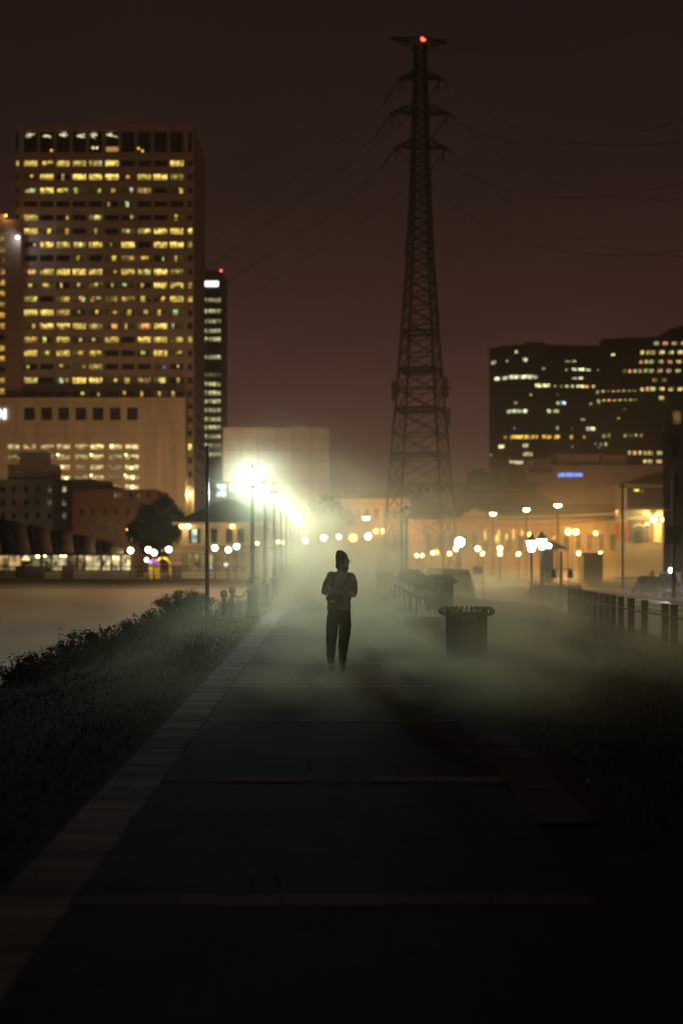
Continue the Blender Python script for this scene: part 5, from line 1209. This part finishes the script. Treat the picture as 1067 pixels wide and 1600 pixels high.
# conductors
nm = {0:'earth wire', 1:'top conductor', 2:'middle conductor', 3:'lowest conductor'}
for sd, i, e1, e2 in tips:
    side = 'left' if sd < 0 else 'right'
    A = e1; B = Vector((-125 + (sd*4), 470, A.z)); pts = []
    for k in range(41):
        u = .80*k/40; p = A.lerp(B, u); p.z -= 4*11*u*(1-u); pts.append(p)
    tag(MB().tube(pts, .034 if i else .02, 5).build('power_line', wire_m), '%s of the %s arms, running down towards the lit tower' % (nm[i], side), 'power line', 'wires of the pylon')
    A = e2; B = Vector((60 + (sd*3.5), -80, A.z + 13)); pts = []
    for k in range(49):
        u = .62*k/48; p = A.lerp(B, u); p.z -= 4*(42 if i else 36)*u*(1-u); pts.append(p)
    tag(MB().tube(pts, [.030*(1-.45*k/48) if i else .016 for k in range(49)], 5).build('power_line', wire_m), '%s of the %s arms, sagging in a curve to the right' % (nm[i], side), 'power line', 'wires of the pylon')

# ---------------------------------------------------------------- trees
def tree(name, label, px, py_base, Y, crowns, n, leaf, trunk_h, m_, zg, seed=1, shape=None, spread=1.0):
    r = thing(name, label, 'tree', (XW(px,Y), Y, zg)); rnd = random.Random(seed); L = r.location
    tr = MB(); base = Vector((L[0],L[1],zg)); fork = base + Vector((.2,0,trunk_h))
    tr.tube([base, base.lerp(fork,.5)+Vector((.1,.05,0)), fork], [.32,.25,.2], 8)
    for (cx_, cy_, rx, rz) in crowns:
        c = Vector((XW(cx_,Y), Y+rnd.uniform(-1,1), ZW(cy_,Y))); tr.tube([fork, fork.lerp(c,.5)+Vector((rnd.uniform(-.4,.4),0,.3)), c], [.15,.09,.03], 6)
        for q in range(4): 
            d = c + Vector((rnd.uniform(-1,1)*rx*Y/F, rnd.uniform(-1,1)*1.5, rnd.uniform(-.5,1)*rz*Y/F)); tr.tube([fork.lerp(c,.6), d], [.05,.015], 5)
    tr.build('trunk', twig_m, r)
    cl = []
    for (cx_, cy_, rx, rz) in crowns:
        for q in range(max(5, int(rx*rz/7))):
            v = Vector((rnd.gauss(0,1), rnd.gauss(0,1), rnd.gauss(0,1))).normalized()*rnd.uniform(.35,1.0)
            cl.append((Vector((XW(cx_,Y)+v.x*rx*Y/F, Y+v.y*max(rx,rz)*Y/F, ZW(cy_,Y)+v.z*rz*Y/F)), rnd.uniform(.35,.8)*spread))
    lvb = MB()
    def fn(k):
        c, s = cl[k % len(cl)]; v = Vector((rnd.gauss(0,.5), rnd.gauss(0,.5), rnd.gauss(0,.42)))*s; return c + v, 1
    leaves(lvb, n, fn, leaf*.6, leaf*1.3); lvb.build('crown', m_, r, fix=False); return r
tree('oak_tree', 'dense dark rounded tree between the brick building and the house', 245, 860, 175, [(255,802,20,20),(232,812,22,20),(268,815,18,22),(215,828,18,14),(250,835,30,18),(240,850,28,14)], 9000, .34, 2.5, leaf_m2, -1.6, 4, spread=1.3)
tree('street_tree', 'loose misty tree crown above the lamp row beyond the walker', 508, 850, 135, [(503,800,20,24),(522,800,14,20),(490,818,22,18),(515,828,20,16),(540,812,10,12)], 3800, .24, 2.6, leaf_m2, -.2, 6)
bt = thing('bare_tree', 'leafless tree with fine twigs in front of the brown brick building', 'tree', (XW(151,200), 200, -1.6)); rnd = random.Random(2)
tw = MB(); tk = MB(); L = bt.location
def branch(p, d, l, r, lev):
    q = p + d*l; (tk if lev < 2 else tw).tube([p, p.lerp(q,.5)+Vector((rnd.uniform(-.06,.06)*l, rnd.uniform(-.06,.06)*l, 0)), q], [r, r*.8, r*.6], 5 if lev < 3 else 3)
    if lev == 5: return
    for k in range(3 if lev < 4 else 2):
        nd = (d + Vector((rnd.gauss(0,.55), rnd.gauss(0,.5), rnd.gauss(.05,.25)))).normalized(); branch(p.lerp(q, rnd.uniform(.7,1)), nd, l*rnd.uniform(.6,.8), r*.58, lev+1)
branch(Vector(L), Vector((0,0,1)), 3.4, .16, 0); tk.build('trunk', twig_m, bt); tw.build('twigs', twig_m, bt)

# ---------------------------------------------------------------- street lamps beyond
def post_lamp(px, py, Y, zg, label, col, power, r=.24, style='globe', glass=12, group=None):
    o = thing('street_lamp', label, 'street lamp', (XW(px,Y), Y, zg), 0, group); z = ZW(py, Y); L = o.location
    top = z-r if style == 'globe' else z-.15
    w_ = 2.0 if style == 'mushroom' else 1.0; p = MB(); p.lathe([(.11*w_,0),(.10*w_,.3),(.06*w_,.4),(.05*w_,top-zg)], 8, tuple(L)); p.build('lamp_shaft', iron, o)
    if style == 'globe':
        MB().sphere((L[0],L[1],z), r, 12, 8).build('lamp_globe', glow_mat(col, glass), o, True); MB().lathe([(.1,z+r*.96-zg),(.05,z+r+.08-zg),(.01,z+r+.16-zg)], 8, tuple(L)).build('lamp_cap', iron, o)
    elif style == 'mushroom':
        MB().lathe([(.1,z-.35-zg),(.35,z-.22-zg),(.42,z-.05-zg),(.40,z-zg)], 14, tuple(L)).build('lamp_globe', glow_mat(col, glass), o, True)
        MB().lathe([(.52,z+.02-zg),(.50,z+.08-zg),(.2,z+.26-zg),(.05,z+.3-zg)], 14, tuple(L)).build('lamp_cap', iron, o, True)
    elif style == 'lantern':
        MB().lathe([(.12,z-.3-zg),(.25,z+.2-zg)], 8, tuple(L)).build('lamp_globe', glow_mat(col, glass), o); MB().lathe([(.3,z+.21-zg),(.12,z+.42-zg),(.03,z+.6-zg)], 8, tuple(L)).build('lamp_cap', iron, o)
    elif style == 'twin':
        a = MB(); w_ = 6.0*Y/F; a.tube([(L[0]-w_,L[1],z+.25),(L[0],L[1],z+.4),(L[0]+w_,L[1],z+.25)], .05, 6); a.build('lamp_arm', iron, o)
        for s in (-1, 1): MB().sphere((L[0]+s*w_,L[1],z), r, 12, 8).build('lamp_globe', glow_mat(col, glass), o, True)
    if power:
        if style == 'twin':
            for s in (-1, 1): point(o, (s*6.0*Y/F, -.1, z-zg), power/2, col, r*.6)
        else: point(o, (0,0,z-zg + (-.1 if style == 'mushroom' else 0)), power, col, r*.6 if style != 'mushroom' else .12)
    return o
PALE = (1,.93,.6)
gq = 'globe lamps on the quay'
for px, py, lab in ((204.5,860,'globe lamp at the right end of the striped awning'), (232,859,'globe lamp left of the purple booth roof, upper of two'), (241,863.5,'globe lamp directly above the purple booth roof'), (264,858.5,'globe lamp at the left end of the house porch'),
                    (336,856,'globe lamp just right of the slim pole, in front of the house'), (357,859,'middle globe lamp in front of the house'), (370,854,'globe lamp nearest the big lamp post, in front of the house')):
    post_lamp(px, py, 146.5, gz, lab, PALE, 70, .27, 'globe', 12, gq)
post_lamp(200.5, 826.5, 215, -1.6, 'orange street lamp in front of the brown brick building', ORANGE, 1100, .3)
post_lamp(228, 827, 218, -1.6, 'small orange street lamp half hidden by the dense tree', ORANGE, 700, .25)
post_lamp(207, 838, 190, -1.6, 'pale street lamp below the orange one by the dense tree', (1,.85,.5), 5000, .25)
for px, py, lab in ((402,849,'small yellow lamp between the first lamp posts'), (435,847,'left small lamp glimpsed between the far lamp posts'), (441,848,'right small lamp glimpsed between the far lamp posts')): post_lamp(px, py, 148, gz, lab, YEL, 40, .14)
for px, py, c, pw_, r_, lab in ((477,845,GREENW,120,.25,'white globe lamp just right of the end of the lamp row'), (506,840.5,GREENW,120,.27,'white globe lamp left of the walker and above the beanie'), (529,839,PALE,120,.25,'white globe lamp directly above the walker'), (551.5,840.5,ORANGE,1000,.4,'big orange lamp right of the walker'), (575,838,PALE,300,.3,'pale globe lamp below the disc lamp, right of the walker')):
    post_lamp(px, py, 128, -.3 if px < 540 else -1.0, lab, c, pw_*(9 if c is ORANGE else 1.5), r_)
post_lamp(572, 808, 165, -1.6, 'disc shaped lamp high on a pole, left of the pylon', PALE, 400, .3, 'mushroom')
post_lamp(593, 830, 222, -1.6, 'twin orange street lamp left of the pylon feet', ORANGE, 6500, .38, 'twin')
post_lamp(770, 802, 195, -1.7, 'tall disc lamp in front of the warehouse gable, leftmost of three', (.9,1,.55), 700, .3, 'mushroom')
post_lamp(822, 795, 185, -1.7, 'tall disc lamp in front of the warehouse, middle of three', (.9,1,.55), 700, .3, 'mushroom')
post_lamp(871, 788.5, 175, -1.7, 'tall disc lamp in front of the warehouse, rightmost and tallest of three', (.9,1,.55), 700, .3, 'mushroom')
post_lamp(893, 831, 185, -1.7, 'twin orange street lamp in front of the warehouse at right', ORANGE, 12500, .34, 'twin', 16)
post_lamp(718, 847, 95, -1.66, 'brilliant white lamp glaring in the mist before the warehouse', (.9,.97,1), 700, .3, 'globe', 30)
post_lamp(830, 852, 70, -1.66, 'bright white lantern on a slim post, left of two in the yard', (.88,1,.95), 170, .2, 'lantern', 20)
post_lamp(846, 849, 71, -1.66, 'slim lantern post right next to the bright left one in the yard', (.9,1,.85), 22, .2, 'lantern', 8)
post_lamp(857, 853, 132, -1.66, 'bright white lamp at the tent gable', (.95,1,.85), 8, .2, 'globe', 20)
smalls = [(651,868,YEL),(659.5,868,YEL),(676,864,YEL),(682.5,863,ORANGE),(702,865,YEL),(712,857.5,WARM),(746,857,WARM),(753.5,865,YEL),(780.5,857,WARM),(781,865.5,YEL),(809.5,865.5,YEL),(827,835,ORANGE),(904,865,YEL),(937.5,865,YEL),(930,833,ORANGE)]
small_lab = ['left of two small yellow lamps right of the twin lamp posts','right of two small yellow lamps right of the twin lamp posts','small yellow lamp left of the glaring white lamp','small orange lamp left of the glaring white lamp','small yellow lamp below left of the glaring white lamp','warm lamp just under the glaring white lamp','warm lamp right of the glaring white lamp','small yellow lamp below the warm one right of the glaring lamp','warm lamp in line under the leftmost disc lamp','yellow lamp directly below a warm lamp before the warehouse','small yellow lamp left of the bright lantern post','orange lamp above the bright lantern post','yellow lamp at the left of the yellow booth','yellow lamp at the right of the yellow booth','faint orange wall light right of the twin orange lamp']
for (px, py, c), lab in zip(smalls, small_lab): post_lamp(px, py, 205 if c is ORANGE else 158, -1.6, lab, c, 250 if c is YEL else (2500 if c is ORANGE else 1500), .2 if c is YEL else .26)
for (px, py, lab) in ((515,857,'tiny white light far along the walk, upper left of the beanie'),(518.5,861,'tiny yellowish light far along the walk beside the beanie'),(497,870,'tiny faint light far along the walk, lowest of three')): post_lamp(px, py, 185, -1.6, lab, PALE, 6, .12)

# unseen lamps added behind the low roofs to light tower, podium, block and mid-rise
for k, (x, y, pw_) in enumerate(((-88,372,14500),(-62,380,15000),(-38,390,17000),(-17,368,9000))):
    post_lamp(CX + x*F/y, HY - (9.5-CH)*F/y, y, -1.6, ['leftmost sodium street lamp in the street before the concrete podium', 'middle sodium street lamp in the street before the concrete podium', 'right sodium street lamp in the street before the concrete podium', 'sodium street lamp in the street before the pale concrete block'][k], (1,.57,.27), pw_, .3, 'globe', 4)
post_lamp(CX + 62*F/318, HY - (9.5-CH)*F/318, 318, -1.6, 'sodium street lamp behind the dim hall, before the brown mid-rise', (1,.56,.3), 9000, .3, 'globe', 4)  # also an added lamp, out of view, to brighten the mid-rise

# pole with hanging signals, dark poles
sp = thing('signal_post', 'dark post with two signal boxes hanging from a short crossarm', 'signal', (XW(876,64), 64, -1.66)); L = sp.location; Ys = 64.0
MB().lathe([(.2,0),(.16,.25),(.065,.35),(.055,ZW(862,Ys)-L[2])], 10, tuple(L)).build('post_shaft', iron, sp); MB().box(XW(862,Ys), XW(892,Ys), Ys-.03, Ys+.03, ZW(889.5,Ys), ZW(888.4,Ys)).build('crossarm', iron, sp)
for px in (863.5, 890): b = MB(); b.box(XW(px-3.6,Ys), XW(px+3.6,Ys), Ys-.12, Ys+.08, ZW(903,Ys), ZW(890.5,Ys)); b.lathe([(.06,ZW(890.5,Ys)),(.06,ZW(889.6,Ys))], 6, (XW(px,Ys),Ys,0)); b.build('signal_box', iron, sp)
for px, y, top, rr_, lab in ((972,118,752,.11,'dark wooden pole left of the arched doorway'), (1051,95,735,.15,'thick dark pole in front of the corner building with a box')):
    o = thing('utility_pole', lab, 'pole', (XW(px,y), y, -1.66)); L = o.location; zt_ = ZW(top,y)
    MB().tube([tuple(L), (L[0],L[1],zt_)], [rr_, rr_*.75], 10).build('pole_shaft', iron2, o)
    MB().box(L[0]-.35, L[0]+.35, y-.06, y+.06, zt_-.5, zt_-.36).build('pole_arm', iron2, o)
    if px > 1000: MB().box(XW(1035.5,y), XW(1061,y), y-.35, y-.16, ZW(850,y), ZW(822,y)).build('equipment_box', iron2, o)
# overhead wires across the yard
for k, (a, b, lab) in enumerate((((1051,795,95),(700,808,200),'upper thin wire crossing the yard from the thick pole'), ((972,800,118),(690,806,210),'thin wire from the wooden pole towards the pylon'))):
    A, B = P(*a), P(*b); pts = [A.lerp(B,u/20)-Vector((0,0,1.2*4*(u/20)*(1-u/20))) for u in range(21)]; tag(MB().tube(pts, .022, 5).build('overhead_wire', iron2), lab, 'wire')

# ---------------------------------------------------------------- rails
sleeper_m = mat('sleeper', (.06,.05,.04), .9, 0, .3, 3)
def track_pt(off, u):
    # from the right frame edge, sweeping away to the left
    y = 30 + 95*u; x = 15.2 + 9.0*math.sin(u*1.25) - 6.0*u*u + off
    return Vector((x, y, -1.56))
for t_i, off in enumerate((0, 4.2)):
    tr_ = thing('railway_track', ('near' if t_i == 0 else 'far') + ' curved railway track with shining rails across the yard', 'railway track', track_pt(off, 0), 0, 'tracks across the yard')
    for g_ in (-.72, .72):
        mb = MB(); mb.tube([track_pt(off+g_, k/40) for k in range(41)], .06, 6); mb.build('rail', railsteel, tr_)
    for k in range(60):
        p = track_pt(off, k/60); MB().box(p.x-1.25, p.x+1.25, p.y-.12, p.y+.12, -1.70, -1.63).build('sleeper', sleeper_m, tr_)
# ---------------------------------------------------------------- vehicles
def car(label, loc, rz, H, Lc, Wd, m_, lights=None, van=False):
    r = thing('parked_car', label, 'car', loc, rz); world_coords(False)
    # side profile (y along car, z), swept across with tumblehome; local: front at -Y
    h1 = H*.55
    low = [(-Lc/2,.35),(-Lc/2+.03,h1*.72),(-Lc/2+.25,h1*.9),(-Lc*.2,h1),(Lc/2-.25,h1*1.02),(Lc/2,h1*.85),(Lc/2+.02,.4)]
    b = MB(); n1 = len(low)
    secs = [(-Wd/2,.0),(-Wd/2+.0,0),(Wd/2,0)]
    b.prism([(-Wd/2, y, z) for y, z in low], (Wd,0,0)); body_ = b.build('car_body', m_, r); bv_ = body_.modifiers.new('b', 'BEVEL'); bv_.width = .09; bv_.segments = 3
    f = (-Lc*.26, Lc*.40) if not van else (-Lc*.36, Lc*.47)
    fr, bk = f; c = MB(); w0, w1 = Wd/2-.05, Wd/2-.25; z0, z1 = h1-.02, H
    vs = [(-w0,fr-.45,z0),(w0,fr-.45,z0),(w0,bk+.25,z0),(-w0,bk+.25,z0),(-w1,fr+.25,z1),(w1,fr+.25,z1),(w1,bk-.05,z1),(-w1,bk-.05,z1)]
    c.add(vs, [(0,3,2,1),(4,5,6,7),(0,1,5,4),(1,2,6,5),(2,3,7,6),(3,0,4,7)]); cab = c.build('cabin', m_, r); bv_ = cab.modifiers.new('b', 'BEVEL'); bv_.width = .1; bv_.segments = 3
    def quad_on(i0, i1, i2, i3, nm, u0=.1, u1=.9, v0=.14, v1=.86):
        A, B, C, D_ = [Vector(vs[i]) for i in (i0,i1,i2,i3)]
        pt = lambda u, v: (A.lerp(B,u)).lerp(D_.lerp(C,u), v)
        nrm = (B-A).cross(D_-A).normalized(); ctr = sum(map(Vector, vs), Vector())/8
        if nrm.dot((A+C)/2-ctr) < 0: nrm = -nrm
        MB().prism([pt(u0,v0)-nrm*.004, pt(u1,v0)-nrm*.004, pt(u1,v1)-nrm*.004, pt(u0,v1)-nrm*.004], nrm*.02).build(nm, glass_dark, r)
    quad_on(0,1,5,4,'windscreen'); quad_on(3,2,6,7,'rear_window')
    for s, (a, b_, c_, d) in ((1,(1,2,6,5)),(-1,(0,3,7,4))): quad_on(a,b_,c_,d,'side_window',.12,.48); quad_on(a,b_,c_,d,'side_window',.53,.88)
    for sx_ in (-1,1):
        for yy in (-Lc*.31, Lc*.31):
            w = MB(); w.tube([(sx_*(Wd/2-.2),yy,.33),(sx_*(Wd/2+.005),yy,.33)], .33, 18); wo_ = w.build('wheel', mat('tyre', (.02,.02,.02), .8, 0, .1, 5), r)
            w = MB(); w.tube([(sx_*(Wd/2-.1),yy,.33),(sx_*(Wd/2+.02),yy,.33)], .2, 12); w.build('rim', railsteel, wo_)
        hl = MB(); hl.cbox((sx_*(Wd/2-.28), -Lc/2+.02, h1*.66), (.34,.08,.16)); hl.build('headlight', mat('lamp_lens', (.6,.6,.58), .15, 0, .05, 3), r)
        tl = MB(); tl.cbox((sx_*(Wd/2-.14), Lc/2+.01, h1*.74), (.18,.06,.30)); tl.build('tail_light', mat('tail_lens', (.25,.02,.015), .2, 0, .05, 3), r)
    for s, nm_ in ((-1,'bumper'),(1,'bumper')): bb = MB(); bb.cbox((0, s*(Lc/2+.05), .45), (Wd-.1,.14,.2)); bb.build(nm_, iron2, r)
    bb = MB(); bb.cbox((0, Lc/2+.03, h1*.62), (.42,.02,.16)); bb.build('number_plate', mat('plate', (.6,.6,.58), .5, 0, .05, 3), r)
    for sx_ in (-1,1): bb = MB(); bb.cbox((sx_*(Wd/2+.06), fr-.2, h1+.08), (.16,.1,.12)); bb.build('mirror', iron2, r)
    world_coords(True); return r
car('pale grey high roofed car in the mist behind the second litter bin', (XW(697,66), 66, -1.2), math.pi+.12, 2.05, 4.7, 1.75, mat('car_grey', (.05,.05,.05), .45, .1, .05, 2), van=True)
dcar = car('dark car with glinting lamps parked beside the bright floodlight', (XW(1030,101), 101, -1.68), .35, 1.55, 4.5, 1.8, mat('car_dark', (.03,.032,.04), .25, .3, .05, 2))
car('dark car parked low behind the timber posts, mostly lost in mist', (XW(862,80), 80, -1.68), -.9, 1.45, 4.4, 1.8, mat('car_blue', (.05,.055,.07), .25, .3, .05, 2))
car('white van-like car at the right frame edge beside the floodlight', (XW(1066,104), 105, -1.68), .2, 1.75, 4.6, 1.85, mat('car_white', (.55,.55,.52), .3, .0, .05, 2), van=True)
fl = thing('floodlight', 'glaring white floodlight on a short post beside the dark car', 'lamp', (XW(1048.5,98), 98, -1.68)); L = fl.location; z = ZW(891,98)
MB().tube([tuple(L),(L[0],L[1],z-.15)], .05, 8).build('post_shaft', iron2, fl); MB().box(L[0]-.2,L[0]+.2,98.02,98.2,z-.16,z+.16).build('lamp_housing', iron2, fl); MB().sphere((L[0],97.95,z), .15, 12, 8, (1,.5,1)).build('lamp_lens', glow_mat((.95,.97,1), 30), fl, True); point(fl, (0,-.15,z-L[2]), 500, (.95,.97,1), .1)
# marker posts and rail by the car
for px, y, lab in ((738,86,'left pale thin marker post by the grey car'), (754,86,'right pale thin marker post by the grey car')):
    o = thing('marker_post', lab, 'post', (XW(px,y), y, -1.66), 0, 'marker posts by the car'); L = o.location; MB().tube([tuple(L),(L[0],L[1],ZW(885,y))], .045, 8).build('post_shaft', mat('pale_paint', (.5,.5,.46), .6, 0, .1, 3), o); MB().lathe([(.06,0),(.02,.06)], 8, (L[0],L[1],ZW(885,y))).build('post_cap', MATS['pale_paint'], o)
o = thing('notice_board', 'square dark notice board between the two pale marker posts', 'sign', (XW(746,86), 86, -1.66)); MB().box(XW(739,86), XW(753,86), 85.97, 86.03, ZW(897,86), ZW(886,86)).build('board', mat('board_grey', (.12,.13,.14), .7, 0, .2, 2), o); MB().box(XW(738.6,86), XW(753.4,86), 85.95, 86.05, ZW(886,86)+.002, ZW(885.2,86)).build('board_rim', iron2, o)
o = thing('delineator', 'short pale marker stub on the ground by the tracks', 'post', (XW(956,60), 60, -1.7)); L = o.location; MB().lathe([(.07,0),(.06,.85),(.03,.9)], 8, tuple(L)).build('post_shaft', MATS['pale_paint'], o)
